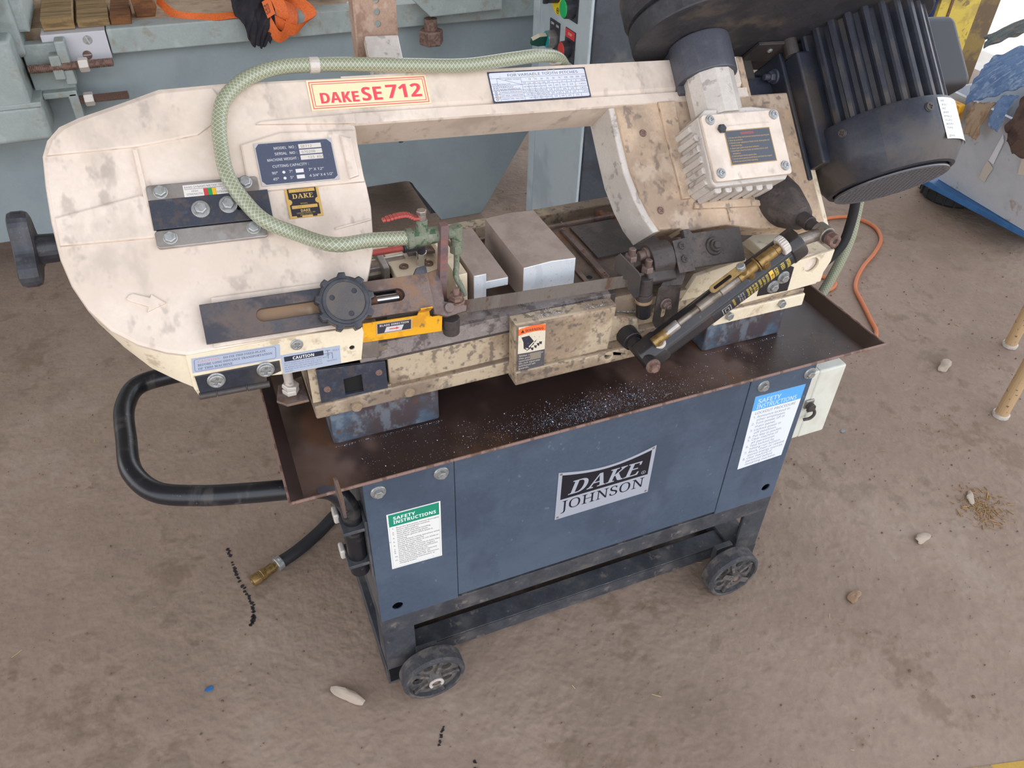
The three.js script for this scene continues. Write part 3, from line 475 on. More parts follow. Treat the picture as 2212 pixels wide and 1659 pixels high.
// ================================================================ right-hand background
{
  // white bin on a low blue platform
  const b = thing('plastic_bin', 'large white plastic bin with torn labels heaped with rags', 'bin', [2.2, 0.085, -0.92]);
  const lo = [V3(-0.340, 0, 0.215), V3(0.36, 0, 0.215), V3(0.36, 0, -0.16), V3(-0.315, 0, -0.16)], hi = [V3(-0.400, 0.30, 0.255), V3(0.42, 0.30, 0.255), V3(0.42, 0.30, -0.22), V3(-0.375, 0.30, -0.22)];
  const P = []; const Q = (a, b2, c, d) => { for (const p of [a, b2, c, a, c, d]) P.push(p.x, p.y, p.z); };
  const inn = (p, k, y) => V3(p.x * k, y, p.z * k);
  for (let i = 0; i < 4; i++) { const j = (i + 1) % 4; Q(lo[i], lo[j], hi[j], hi[i]); Q(inn(hi[i], 0.96, 0.30), inn(hi[j], 0.96, 0.30), inn(lo[j], 0.96, 0.012), inn(lo[i], 0.96, 0.012)); Q(hi[i], hi[j], inn(hi[j], 0.96, 0.30), inn(hi[i], 0.96, 0.30)); }
  Q(lo[3], lo[2], lo[1], lo[0]); Q(...[0, 1, 2, 3].map((i) => inn(lo[i], 0.96, 0.012)));
  const wall = new THREE.BufferGeometry(); wall.setAttribute('position', new THREE.Float32BufferAttribute(P, 3)); wall.computeVertexNormals();
  part(b, 'bin_shell', prep(wall), M.binWhite);
  const face = (g) => { // lay on the left face
    const o = lo[3], ex = lo[0].clone().sub(lo[3]).normalize(), ey = hi[3].clone().sub(lo[3]), ez = ex.clone().cross(ey).normalize(), e2 = ez.clone().cross(ex);
    return g.applyMatrix4(new THREE.Matrix4().makeBasis(ex, e2, ez).setPosition(o.clone().addScaledVector(ez, 0.001)));
  };
  part(b, 'torn_label', [face(prism([[0.185, 0.155], [0.205, 0.150], [0.222, 0.235], [0.212, 0.255]], 0, 0.0012, 0))], plain([228, 230, 236], 0.6));
  part(b, 'torn_label', [face(prism([[0.165, 0.085], [0.190, 0.080], [0.196, 0.105], [0.208, 0.138], [0.182, 0.152], [0.172, 0.125]], 0, 0.0012, 0))], plain([206, 198, 186], 0.8));
  part(b, 'torn_label', [face(prism([[0.300, 0.16], [0.330, 0.17], [0.345, 0.27], [0.312, 0.26], [0.298, 0.23]], 0, 0.0012, 0))], plain([216, 206, 190], 0.8));
  const p = thing('blue_platform', 'low bright blue steel platform under the white bin', 'platform', [2.2, 0, -0.92]);
  part(p, 'deck', T(bx(-0.352, 0.45, 0.064, 0.084, -0.20, 0.228, 0.003), 0, 0, 0, 0, 0.05, 0), M.blueBright);
  for (const [x, z] of [[-0.20, 0.19], [0.4, 0.19], [0.4, -0.17], [0.08, -0.17]]) part(p, 'leg', bx(x - 0.02, x + 0.02, 0, 0.064, z - 0.02, z + 0.02), M.blueBright);
  const w = thing('black_wheel', 'black ribbed plastic wheel lying flat on the floor below the white bin', 'wheel', [1.985, 0, -1.085]);
  const prof = [[0.045, 0.012], [0.050, 0.040], [0.085, 0.048], [0.100, 0.040], [0.102, 0.010], [0.092, 0.0], [0.04, 0.0]].reverse();
  part(w, 'tyre', [turned([...prof, prof[0]], V3(0, 0, 0), V3(0, 1, 0), 36), ...Array.from({ length: 18 }, (_, i) => { const a = i / 18 * 6.283; return T(bx(-0.004, 0.004, 0.006, 0.040, 0.098, 0.105, 0.001), 0, 0, 0, 0, a, 0); })], M.tyre);
  part(w, 'hub', turned([[0, 0.002], [0.05, 0.002], [0.046, 0.014], [0.026, 0.022], [0.022, 0.034], [0, 0.036]], V3(0, 0, 0), V3(0, 1, 0), 28), plain([92, 98, 106], 0.5));
  // rags heaped in the bin
  const rag = (name, label, rows, seed, amp, mat, cat = 'rag', nu = 36, nv = 36) => tag(part(scene, name, drape(rows, seed, amp, 0.004, nu, nv), mat), label, cat);
  const heap = tag(part(scene, 'rag_heap', lump(61, 0.27, 0.12, 0.15, 4, 0.5), M.oliveCloth), 'olive brown heap of rags filling the white bin under the denim', 'rags'); heap.position.set(2.20, 0.40, -0.90);
  rag('denim_rag', 'faded blue denim strip with frayed stitched edge draped over the white bin', [[[1.95, 0.485, -1.10], [1.97, 0.545, -1.00], [1.98, 0.585, -0.88]], [[1.86, 0.435, -1.07], [1.88, 0.50, -0.975], [1.90, 0.55, -0.86]], [[1.785, 0.385, -1.01], [1.79, 0.425, -0.945], [1.80, 0.475, -0.875], [1.80, 0.505, -0.82]]], 41, 0.006, M.denim);
  rag('old_denim_rag', 'greyish torn denim rag rolled along the back of the white bin', [[[2.02, 0.475, -1.20], [2.10, 0.54, -1.13], [2.2, 0.62, -1.0]], [[1.98, 0.52, -1.18], [2.05, 0.595, -1.09], [2.15, 0.66, -0.97]], [[1.95, 0.50, -1.15], [2.0, 0.565, -1.06], [2.10, 0.62, -0.94]]], 42, 0.007, M.denimOld);
  rag('brown_rag', 'dark brown cloth rag bunched over the front edge of the white bin', [[[1.86, 0.470, -0.86], [1.88, 0.50, -0.79], [1.95, 0.50, -0.70]], [[1.79, 0.455, -0.845], [1.78, 0.47, -0.79], [1.80, 0.46, -0.70]], [[1.765, 0.39, -0.835], [1.755, 0.39, -0.78], [1.77, 0.38, -0.68]], [[1.775, 0.345, -0.82], [1.77, 0.322, -0.775], [1.785, 0.32, -0.68]]], 43, 0.009, M.brownCloth);
  rag('denim_cuff', 'pale denim cuff with dark stripes hanging down the white bin', [[[1.79, 0.445, -0.905], [1.80, 0.455, -0.865]], [[1.772, 0.40, -0.905], [1.776, 0.405, -0.865]], [[1.772, 0.355, -0.90], [1.774, 0.352, -0.862]]], 45, 0.003, M.denim, 'rag', 16, 16);
  rag('grey_glove', 'grey tan cloth glove hanging on the white bin beside the denim cuff', [[[1.79, 0.395, -0.985], [1.79, 0.415, -0.92]], [[1.770, 0.36, -0.98], [1.772, 0.36, -0.92]], [[1.778, 0.305, -0.97], [1.780, 0.300, -0.925]]], 46, 0.003, M.castTan, 'glove', 16, 16);
  rag('dark_green_rag', 'dark green cloth roll on top of the rags in the white bin', [[[2.25, 0.66, -1.02], [2.40, 0.74, -0.9]], [[2.20, 0.715, -1.0], [2.36, 0.80, -0.88]], [[2.22, 0.69, -0.93], [2.38, 0.76, -0.8]]], 47, 0.008, M.brownCloth, 'rag', 20, 20);
  part(b, 'yellow_latch', T(bx(-0.014, 0.014, 0, 0.075, -0.026, 0.026, 0.004), -0.408, 0.215, -0.125, 0, 0.07, 0.12), M.yellow);
  // yellow column and the drum behind it
  const y = thing('yellow_column', 'tall yellow steel channel column standing behind the motor', 'column', [2.70, 0, -1.95]);
  part(y, 'flange', bx(-0.15, 0.08, 0, 3.9, 0.045, 0.06, 0.003), M.yellowPost);
  part(y, 'web', [bx(0.06, 0.08, 0, 3.9, -0.12, 0.045, 0.003), bx(0.08, 0.26, 0, 3.9, -0.004, 0.012, 0.003)], wear([122, 100, 44], [[[82, 62, 40], 3, 5, 6, 0.5, 0.1, 0.9]], { tile: 0.4, n: 256, rough: 0.6 }));
  part(y, 'seam', bx(-0.095, -0.080, 0, 3.9, 0.0602, 0.063, 0.001), M.rust);
  const dr = thing('blue_drum', 'dark blue plastic drum standing behind the yellow column', 'drum', [2.93, 0, -2.45]);
  part(dr, 'drum_body', turned([[0, 0.002], [0.25, 0.002], [0.28, 0.03], [0.288, 0.28], [0.278, 0.30], [0.278, 0.33], [0.288, 0.35], [0.288, 0.62], [0.278, 0.64], [0.288, 0.67], [0.284, 0.86], [0.25, 0.89], [0, 0.89]], V3(0, 0, 0), V3(0, 1, 0), 36), M.blueDrum);
  for (const x of [0.16, -0.16]) part(dr, 'drum_bung', rod(V3(x, 0.885, 0), V3(x, 0.905, 0), 0.03), M.plastic);
  // tan-legged table at the right
  const tb = thing('steel_table', 'table with tan tubular steel legs and chipped paint at the right of the saw', 'table', [1.55, 0, -0.05]);
  const legs = [[1.189, -0.142], [1.446, -0.345], [1.72, -0.005], [1.463, 0.198]];
  for (const [x, z] of legs) { const l = part(tb, 'leg', rod(V3(x - 1.55, 0.006, z + 0.05), V3(x - 1.55, 0.70, z + 0.05), 0.0155), M.tanLeg); part(l, 'foot_cap', rod(V3(x - 1.55, 0, z + 0.05), V3(x - 1.55, 0.010, z + 0.05), 0.019), M.tinBlock); }
  part(tb, 'table_top', T(bx(-0.20, 0.20, 0.70, 0.725, -0.25, 0.25, 0.004), 1.4545 - 1.55, 0, -0.0735 + 0.05, 0, 0.669, 0), M.wood);
  // orange air line on the floor
  const k = thing('orange_cord', 'thin orange cord looping over the floor behind the saw', 'cord', [1.35, 0, -0.75]);
  part(k, 'cord', pipe([[1.30, 0.006, -1.10], [1.41, 0.006, -1.092], [1.47, 0.006, -1.092], [1.533, 0.006, -1.072], [1.559, 0.006, -1.001], [1.525, 0.006, -0.925], [1.444, 0.006, -0.861], [1.35, 0.006, -0.806], [1.274, 0.006, -0.75], [1.236, 0.006, -0.71], [1.209, 0.006, -0.655], [1.169, 0.006, -0.572], [1.135, 0.006, -0.51], [1.06, 0.006, -0.47], [0.98, 0.006, -0.55], [1.00, 0.006, -0.66], [1.09, 0.006, -0.735], [1.168, 0.006, -0.735], [1.202, 0.006, -0.76], [1.192, 0.006, -0.795], [1.13, 0.006, -0.83], [1.02, 0.006, -0.84]].map((p) => [p[0] - 1.35, p[1], p[2] + 0.75]), 0.0058, 8, 160), M.cord);
}

// ================================================================ the band saw
const saw = thing('band_saw', 'cream and dark blue horizontal metal-cutting band saw on a wheeled steel stand', 'band saw');
// ---------------- stand
{
  const hole = circ(-0.3365, 0.215, 0.0085, 18), holeR = circ(0.342, 0.2175, 0.0085, 18);
  part(saw, 'front_panel', prism(rect(-0.364, -0.2395, 0.187, 0.512), -0.003, 0, 0.0006, [hole]), M.blue);
  part(saw, 'front_panel', prism(rect(0.2405, 0.364, 0.187, 0.512), -0.003, 0, 0.0006, [holeR]), M.blue);
  part(saw, 'centre_panel', prism(rect(-0.2385, 0.2395, 0.193, 0.512), -0.004, -0.001, 0.0006), M.blue);
  part(saw, 'side_panel', bx(-0.364, -0.361, 0.187, 0.512, -0.36, -0.003, 0.0008), M.frame);
  part(saw, 'side_panel', bx(0.361, 0.364, 0.187, 0.512, -0.36, -0.003, 0.0008), M.frame);
  part(saw, 'back_panel', bx(-0.364, 0.364, 0.187, 0.512, -0.36, -0.357, 0.0008), M.frame);
  part(saw, 'stand_top', bx(-0.362, 0.362, 0.500, 0.510, -0.358, -0.003, 0.001), M.frame);
  part(saw, 'frame_rail', [bx(-0.364, 0.364, 0.150, 0.187, -0.006, -0.001, 0.001), bx(-0.362, 0.362, 0.180, 0.187, -0.035, -0.004, 0.001)], M.frame);
  part(saw, 'frame_rail', bx(-0.364, 0.364, 0.150, 0.187, -0.36, -0.355, 0.001), M.frame);
  for (const s of [-1, 1]) {
    part(saw, 'frame_rail', bx(s * 0.364, s * 0.359, 0.150, 0.187, -0.355, -0.006, 0.001), M.frame);
    for (const z of [0, -0.36]) part(saw, 'leg', [bx(s * 0.364, s * 0.314, 0.010, 0.152, z - (z ? -0.001 : 0.006), z - (z ? -0.006 : 0.001), 0.001), bx(s * 0.364, s * 0.359, 0.010, 0.152, z ? -0.36 : -0.05, z ? -0.31 : -0.002, 0.001)], M.frame);
    part(saw, 'skid_plate', bx(s * 0.366, s * 0.314, 0.006, 0.05, -0.36, -0.001, 0.001), M.frame);
  }
  part(saw, 'shelf_rail', [bx(-0.312, 0.318, 0.012, 0.044, -0.030, -0.026, 0.001), bx(-0.312, 0.318, 0.041, 0.045, -0.062, -0.026, 0.001)], M.frame);
  part(saw, 'shelf_rail', bx(-0.312, 0.318, 0.012, 0.044, -0.33, -0.326, 0.001), M.frame);
  part(saw, 'tray_floor', bx(-0.312, 0.318, 0.014, 0.017, -0.326, -0.060, 0.001), M.bed);
  part(saw, 'cross_bar', bx(0.24, 0.26, 0.046, 0.062, -0.32, -0.07, 0.001), M.frame);
  for (const [x, y] of [[-0.345, 0.475], [-0.258, 0.4785], [0.265, 0.4775], [0.353, 0.478]]) part(saw, 'flange_bolt', flangeBolt(V3(x, y, 0), Z1, 0.0107, x * 9), M.zinc);
  // casters at the front
  for (const [x, z, y, lab, k] of [[-0.298, 0.047, 0.053, 0, 0], [0.279, 0.054, 0.053, 1, 0.6]]) {
    const w = part(saw, 'caster_wheel', turned([[0.041, -0.032], [0.050, -0.032], [0.053, -0.029], [0.053, -0.005], [0.050, -0.001], [0.047, 0], [0.0445, -0.001], [0.0435, -0.006], [0.041, -0.032]], V3(x, y, z), V3(x, y, z + 1), 44), M.rubber);
    const sp = [];
    for (let i = 0; i < 5; i++) { const a = i / 5 * 6.283 + k; sp.push(T(bx(0.012, 0.043, -0.003, 0.003, -0.010, 0.003, 0.0015), x, y, z - 0.005, 0, 0, a)); }
    const holes = Array.from({ length: 5 }, (_, i) => circ(0.0275 * Math.cos((i + 0.5) / 5 * 6.283 + k), 0.0275 * Math.sin((i + 0.5) / 5 * 6.283 + k), 0.0085, 14));
    part(w, 'wheel_rim', [T(prism(circ(0, 0, 0.0435, 40), -0.004, 0.004, 0.001, holes), x, y, z - 0.012), ...sp], M.wheelRim);
    part(w, 'hub', turned([[0, 0], [0.013, 0], [0.012, 0.014], [0.0075, 0.0145], [0.0075, 0.010], [0, 0.010]], V3(x, y, z - 0.010), V3(x, y, z + 1), 24), k ? M.wheelRim : M.zincPlate);
    part(w, 'axle_end', rod(V3(x, y, z - 0.045), V3(x, y, z + 0.004), 0.0060), M.rustBolt);
    if (k) part(w, 'axle_clip', [T(bx(-0.034, 0.034, -0.0055, 0.0055, 0, 0.003, 0.0015), x, y, z + 0.0005, 0, 0, -0.55)], M.wheelRim); else part(w, 'axle_clip', T(prism([...circ(0, 0, 0.0125, 20, -0.4, 4.2), ...circ(0, 0, 0.008, 20, -0.4, 4.2).reverse()], 0, 0.003, 0.0006), x, y, z + 0.0045, 0, 0, -0.3), M.tinBlock);
    part(w, 'axle_bracket', bx(x - 0.018, x + 0.018, 0.02, 0.09, -0.002, 0.010, 0.002), M.frame);
  }
  // carrying handle at the left end
  part(saw, 'handle', pipe([[-0.381, 0.300, -0.022], [-0.381, 0.38, -0.024], [-0.382, 0.43, -0.028], [-0.40, 0.462, -0.036], [-0.44, 0.472, -0.044], [-0.50, 0.480, -0.052], [-0.56, 0.488, -0.062], [-0.61, 0.494, -0.082], [-0.636, 0.497, -0.125], [-0.641, 0.498, -0.19], [-0.640, 0.499, -0.265], [-0.622, 0.499, -0.305], [-0.58, 0.496, -0.318], [-0.52, 0.490, -0.320], [-0.45, 0.482, -0.320], [-0.40, 0.465, -0.322], [-0.382, 0.43, -0.324], [-0.381, 0.36, -0.325], [-0.381, 0.30, -0.325]], 0.0137, 16, 180), M.tubeBlack);
  part(saw, 'handle_bracket', [bx(-0.368, -0.364, 0.30, 0.42, -0.045, -0.002, 0.001), bx(-0.398, -0.364, 0.328, 0.334, -0.048, -0.004, 0.001), bx(-0.398, -0.364, 0.40, 0.406, -0.048, -0.004, 0.001)], M.frame);
  part(saw, 'handle_clip', [bx(-0.404, -0.396, 0.322, 0.340, -0.05, -0.03, 0.003), bx(-0.404, -0.396, 0.394, 0.412, -0.055, -0.035, 0.003)], M.tinBlock);
  // beige electrical box on the right side
  const eb = part(saw, 'electrical_box', [bx(0.400, 0.456, 0.302, 0.452, -0.085, -0.020, 0.004), bx(0.364, 0.402, 0.302, 0.452, -0.085, -0.0215, 0.003)], M.ebox);
  part(eb, 'hasp', [pipe([[0.393, 0.372, -0.014], [0.402, 0.377, -0.010], [0.406, 0.367, -0.008], [0.402, 0.357, -0.010], [0.392, 0.353, -0.014]], 0.0028, 8, 30), rod(V3(0.398, 0.381, -0.022), V3(0.398, 0.381, -0.008), 0.0075)], M.darkSteel);
  part(eb, 'hasp_tab', bx(0.390, 0.408, 0.374, 0.392, -0.022, -0.017, 0.002), M.zincPlate);
}
// ---------------- chip pan
{
  const o = [[-0.457, 0.033], [0.455, 0.033], [0.455, -0.37], [-0.457, -0.37]], f = [[-0.439, 0.015], [0.437, 0.015], [0.437, -0.352], [-0.439, -0.352]], yr = 0.532, yf = 0.513, P = [];
  const Q = (a, b, c, d) => { for (const p of [a, b, c, a, c, d]) P.push(...p); }, at = (p, y) => [p[0], y, p[1]], th = 0.0025;
  for (let i = 0; i < 4; i++) { const j = (i + 1) % 4; Q(at(o[i], yr), at(o[j], yr), at(f[j], yf), at(f[i], yf)); Q(at(f[i], yf - th), at(f[j], yf - th), at(o[j], yr - th * 1.6), at(o[i], yr - th * 1.6)); Q(at(o[i], yr - th * 1.6), at(o[j], yr - th * 1.6), at(o[j], yr), at(o[i], yr)); }
  Q(at(f[0], yf), at(f[1], yf), at(f[2], yf), at(f[3], yf)); Q(at(f[3], yf - th), at(f[2], yf - th), at(f[1], yf - th), at(f[0], yf - th));
  const g = new THREE.BufferGeometry(); g.setAttribute('position', new THREE.Float32BufferAttribute(P, 3)); g.computeVertexNormals();
  const pan = part(saw, 'chip_pan', prep(g), M.pan);
  part(pan, 'pan_rim', [bx(-0.458, 0.456, 0.5285, 0.5325, 0.0315, 0.0345, 0.001), bx(-0.4585, -0.4555, 0.5285, 0.5325, -0.371, 0.033, 0.001), bx(0.4535, 0.4565, 0.5285, 0.5325, -0.371, 0.033, 0.001)], M.panEdge);
  part(pan, 'oil_puddle', T(prism([...circ(-0.4145, 0.0145, 0.0075, 14, 0.9, 5.6), [-0.40, 0.013], [-0.394, 0.0175], [-0.398, 0.021], [-0.406, 0.0205]].map((p) => [p[0], -p[1] + 0.006]), 0, 0.0006, 0.0002), 0, 0.513, 0, -Math.PI / 2), plain([84, 82, 92], 0.12));
  part(saw, 'foot', [bx(-0.384, -0.2365, 0.513, 0.576, -0.33, -0.0655, 0.004)], M.foot);
  part(saw, 'foot', [bx(0.191, 0.336, 0.513, 0.576, -0.33, -0.0680, 0.004)], M.foot);
}
// ---------------- cast base
{
  const base = part(saw, 'base_casting', [
    bx(-0.401, 0.353, 0.5715, 0.594, -0.34, -0.057, 0.003),
    prism([[-0.401, 0.594], [-0.300, 0.594], [-0.300, 0.596], [-0.389, 0.596], [-0.389, 0.652], [-0.300, 0.652], [-0.300, 0.658], [-0.401, 0.660]], -0.075, -0.0635, 0.001),
    bx(-0.302, 0.060, 0.593, 0.655, -0.085, -0.0655, 0.002),
    bx(-0.401, -0.394, 0.593, 0.662, -0.34, -0.064, 0.002),
    bx(-0.401, 0.353, 0.593, 0.655, -0.34, -0.315, 0.002),
    bx(-0.375, -0.30, 0.650, 0.660, -0.315, -0.11, 0.002),
  ], M.creamGrease);
  part(base, 'machined_band', prism([[-0.330, 0.636], [0.02, 0.636], [0.02, 0.6635], [-0.330, 0.6635]], -0.075, -0.0645, 0.0006), M.darkSteel);
  part(base, 'rail', bx(-0.336, 0.012, 0.640, 0.664, -0.092, -0.0640, 0.0006), M.rail);
  // chip chute bulging forward under the blade
  const ch = part(base, 'chip_chute', [
    prism([[-0.139, 0.593], [0.0, 0.593], [0.006, 0.664], [-0.1405, 0.669]], -0.0595, -0.034, 0.004),
    prism([[-0.139, 0.5715], [0.050, 0.5715], [0.047, 0.593], [-0.139, 0.593]], -0.0595, -0.030, 0.003, [circ(-0.001, 0.5855, 0.0048, 14)]),
    prism([[0.0, 0.590], [0.060, 0.590], [0.053, 0.622], [0.003, 0.640]], -0.0655, -0.050, 0.004),
  ], M.creamGrease);
  part(ch, 'chute_hole', rod(V3(-0.001, 0.5855, -0.050), V3(-0.001, 0.5855, -0.036), 0.0048), M.hole);
  part(base, 'chute_slope', bx(-0.134, 0.0, 0.650, 0.6545, -0.0645, -0.0590, 0.001), M.pan);
  // switch plate with its square opening, hollow behind
  const sp = part(base, 'switch_plate', prism([[-0.391, 0.594], [-0.3055, 0.592], [-0.3055, 0.637], [-0.391, 0.647]], -0.0655, -0.0605, 0.0006, [[[-0.360, 0.598], [-0.337, 0.597], [-0.337, 0.625], [-0.360, 0.6235]]]), M.switchPlate);
  part(sp, 'opening', bx(-0.366, -0.330, 0.592, 0.630, -0.110, -0.0655, 0), M.hole);
  for (const [x, y] of [[-0.3815, 0.614], [-0.315, 0.622]]) part(sp, 'cross_screw', crossScrew(V3(x, y, -0.0605), Z1, 0.0045, x * 5), M.rustBolt);
  // stop bolt on its angle bracket
  const br = part(base, 'stop_bracket', T(prism([[-0.405, 0.068], [-0.432, 0.068], [-0.443, 0.080], [-0.436, 0.110], [-0.405, 0.118]], 0, 0.004, 0.001), 0, 0.594, 0, -Math.PI / 2, 0, 0), M.brownSteel);
  part(base, 'stop_bracket_leg', prism([[-0.110, 0.566], [-0.066, 0.568], [-0.066, 0.590], [-0.080, 0.598], [-0.110, 0.598]], 0, 0.0035, 0.001).applyMatrix4(new THREE.Matrix4().makeRotationY(Math.PI / 2)).translate(-0.4052, 0, 0), M.brownSteel);
  part(br, 'stop_bolt', [rod(V3(-0.423, 0.59, -0.090), V3(-0.423, 0.636, -0.090), 0.0058), T(hexG(0.0105, 0.008), -0.423, 0.634, -0.090, -Math.PI / 2), T(hexG(0.0105, 0.008), -0.423, 0.598, -0.090, -Math.PI / 2, 0, 0), T(hexG(0.0105, 0.007), -0.423, 0.6055, -0.090, -Math.PI / 2, 0.2, 0)], M.tinBlock);
  for (const [x, y] of [[-0.349, 0.5795], [-0.279, 0.583]]) part(base, 'painted_bolt', place(disc(0.0072, 0.004, 20), V3(x, y, -0.057), Z1), M.creamGrease);
  // right-hand body
  part(base, 'right_body', [bx(0.055, 0.353, 0.594, 0.640, -0.34, -0.068, 0.003), bx(0.20, 0.353, 0.590, 0.600, -0.1, -0.060, 0.002)], M.creamGrease);
  part(base, 'right_skirt', bx(0.19, 0.3535, 0.571, 0.5925, -0.2, -0.0555, 0.002), M.creamClean);
  for (const x of [0.214, 0.309]) part(base, 'hex_bolt', hexBolt(V3(x, 0.5855, -0.0555), Z1, 0.0068, 0.006, x * 7), M.zinc);
  // hinge bracket: folded cream plate with a hole
  const hb = part(saw, 'hinge_bracket', [prism([[0.225, 0.597], [0.372, 0.604], [0.388, 0.640], [0.389, 0.660], [0.300, 0.652], [0.225, 0.672]], -0.064, -0.0595, 0.001, [circ(0.352, 0.641, 0.0125, 22)]), bx(0.29, 0.388, 0.60, 0.655, -0.26, -0.066, 0.002)], M.creamClean);
  part(hb, 'bracket_hole', bx(0.336, 0.368, 0.625, 0.657, -0.067, -0.0655, 0), M.cream);
  part(hb, 'cream_cover', prism([[0.130, 0.622], [0.232, 0.625], [0.232, 0.672], [0.150, 0.660]], -0.075, -0.067, 0.001), M.creamClean);
  for (const [x, y] of [[0.302, 0.631], [0.287, 0.618]]) part(hb, 'flange_bolt', flangeBolt(V3(x, y, -0.0595), Z1, 0.0105, x * 11), M.zinc);
  part(hb, 'bolt_plate', prism([[0.262, 0.606], [0.318, 0.604], [0.318, 0.645], [0.29, 0.66], [0.262, 0.63]], -0.0605, -0.0585, 0.0006), M.cylinder);
}
// ---------------- vise and bed
{
  const bed = part(saw, 'vise_bed', [bx(-0.205, 0.150, 0.640, 0.664, -0.256, -0.093, 0.001), bx(-0.395, -0.205, 0.635, 0.650, -0.30, -0.092, 0.001)], M.bed);
  part(bed, 'bed_plate', T(bx(-0.0365, 0.0365, 0.0, 0.0035, -0.048, 0.048, 0.0006), 0.0725, 0.664, -0.199), M.darkSteel);
  const gs = part(bed, 'guide_strip', bx(0.0185, 0.0275, 0.664, 0.669, -0.246, -0.098, 0.0006), M.brownSteel);
  for (const z of [-0.240, -0.172, -0.106]) part(gs, 'socket_screw', T(socketScrew(V3(0, 0, 0), Z1, 0.0033)[0], 0.023, 0.669, z, -Math.PI / 2), M.rustBolt);
  part(bed, 'guide_strip', bx(-0.010, -0.003, 0.664, 0.6665, -0.246, -0.098, 0.0006), M.brownSteel);
  for (const [x, z] of [[0.003, -0.112], [0.003, -0.180], [0.004, -0.222]]) part(bed, 'bed_hole', rod(V3(x, 0.660, z), V3(x, 0.6643, z), 0.005), M.hole);
  part(bed, 'back_rail', bx(-0.20, 0.18, 0.655, 0.668, -0.262, -0.2555, 0.001), M.brownSteel);
  part(bed, 'bed_side', bx(0.112, 0.19, 0.60, 0.655, -0.31, -0.12, 0.002), M.rust);
  // movable jaw carriage with socket screws and slot
  const sl = slot(-0.262, -0.197, -0.1925, -0.1725, 8).map((p) => [p[0], -p[1]]);
  const jw = part(saw, 'vise_carriage', T(prism([[-0.262, 0.222], [-0.262, 0.132], [-0.190, 0.132], [-0.190, 0.218], [-0.205, 0.236], [-0.275, 0.236], [-0.275, 0.222]].map((p) => [p[0], p[1]]), 0, 0.012, 0.001, [sl.map((p) => [p[0], p[1]])]), 0, 0.688, 0, -Math.PI / 2, 0, 0), M.creamClean);
  part(jw, 'slot_well', bx(-0.262, -0.197, 0.672, 0.6875, -0.1935, -0.1715, 0), M.hole);
  for (const [x, z] of [[-0.246, -0.168], [-0.213, -0.168 + 0.004], [-0.247, -0.2205], [-0.212, -0.216]]) part(jw, 'socket_screw', T(socketScrew(V3(0, 0, 0), Z1, 0.0062)[0], x, 0.6995, z, -Math.PI / 2), M.rustBolt);
  part(jw, 'carriage_block', bx(-0.262, -0.192, 0.664, 0.688, -0.225, -0.135, 0.001), M.creamClean);
  part(saw, 'slide_bar', [bx(-0.40, -0.235, 0.664, 0.676, -0.168, -0.158, 0.001), bx(-0.40, -0.240, 0.676, 0.680, -0.166, -0.161, 0.001)], M.rail);
  part(saw, 'clamp_cylinder', [rod(V3(-0.40, 0.688, -0.195), V3(-0.238, 0.688, -0.195), 0.014), bx(-0.274, -0.266, 0.668, 0.706, -0.215, -0.165, 0.001)], M.zincPlate);
  const rt = part(saw, 'red_air_tube', pipe([[-0.42, 0.742, -0.150], [-0.34, 0.741, -0.150], [-0.247, 0.738, -0.152]], 0.0042, 10, 20), M.redGrip);
  part(rt, 'push_elbow', [rod(V3(-0.250, 0.738, -0.152), V3(-0.232, 0.7375, -0.153), 0.0068), rod(V3(-0.233, 0.7375, -0.153), V3(-0.222, 0.736, -0.156), 0.0058), rod(V3(-0.224, 0.738, -0.157), V3(-0.223, 0.722, -0.161), 0.0062)], M.plastic);
  part(rt, 'elbow_nut', [rod(V3(-0.223, 0.724, -0.161), V3(-0.222, 0.700, -0.168), 0.0068)], M.chrome);
  part(saw, 'vise_jaw', [bx(-0.2000, -0.184, 0.664, 0.722, -0.22, -0.092, 0.001)], M.creamClean);
}
// ---------------- work pieces held in the vise (dusty tops, fresh sawn ends)
{
  const dusty = (g, y0) => { // split a body into dusty faces and bright front faces
    const n = g.attributes.normal, p = g.attributes.position, u = g.attributes.uv, A = [[], [], []], B = [[], [], []];
    for (let i = 0; i < p.count; i += 3) { const nz = (n.getZ(i) + n.getZ(i + 1) + n.getZ(i + 2)) / 3, S = nz > 0.5 ? B : A; for (let k = i; k < i + 3; k++) { S[0].push(p.getX(k), p.getY(k), p.getZ(k)); S[1].push(n.getX(k), n.getY(k), n.getZ(k)); S[2].push(u.getX(k), u.getY(k)); } }
    return [A, B].map((S) => { const q = new THREE.BufferGeometry(); q.setAttribute('position', new THREE.Float32BufferAttribute(S[0], 3)); q.setAttribute('normal', new THREE.Float32BufferAttribute(S[1], 3)); q.setAttribute('uv', new THREE.Float32BufferAttribute(S[2], 2)); return q; });
  };
  const piece = (name, label, pts, L, pos) => { const t = thing(name, label, 'metal block', pos), [a, b] = dusty(prism(pts, -L, 0, 0.0012)); part(t, 'dusty_body', a, M.dust); part(t, 'sawn_end', b, M.alu, 'bright silver sawn end face'); return t; };
  piece('metal_block', 'wide silver metal block with a low ridged top in the saw vise', [[-0.0375, 0], [0.0375, 0], [0.0375, 0.0520], [0.002, 0.0545], [-0.0375, 0.0520]], 0.142, [-0.0715, 0.6645, -0.087]);
  piece('tee_bar', 'narrow silver tee-shaped metal bar in the vise left of the wide metal block', [[-0.0325, 0], [-0.0150, 0], [-0.0150, 0.0310], [0.0150, 0.0310], [0.0150, 0.0430], [-0.0150, 0.0430], [-0.0150, 0.0545], [-0.0325, 0.0545]], 0.137, [-0.1450, 0.6645, -0.087]);
}

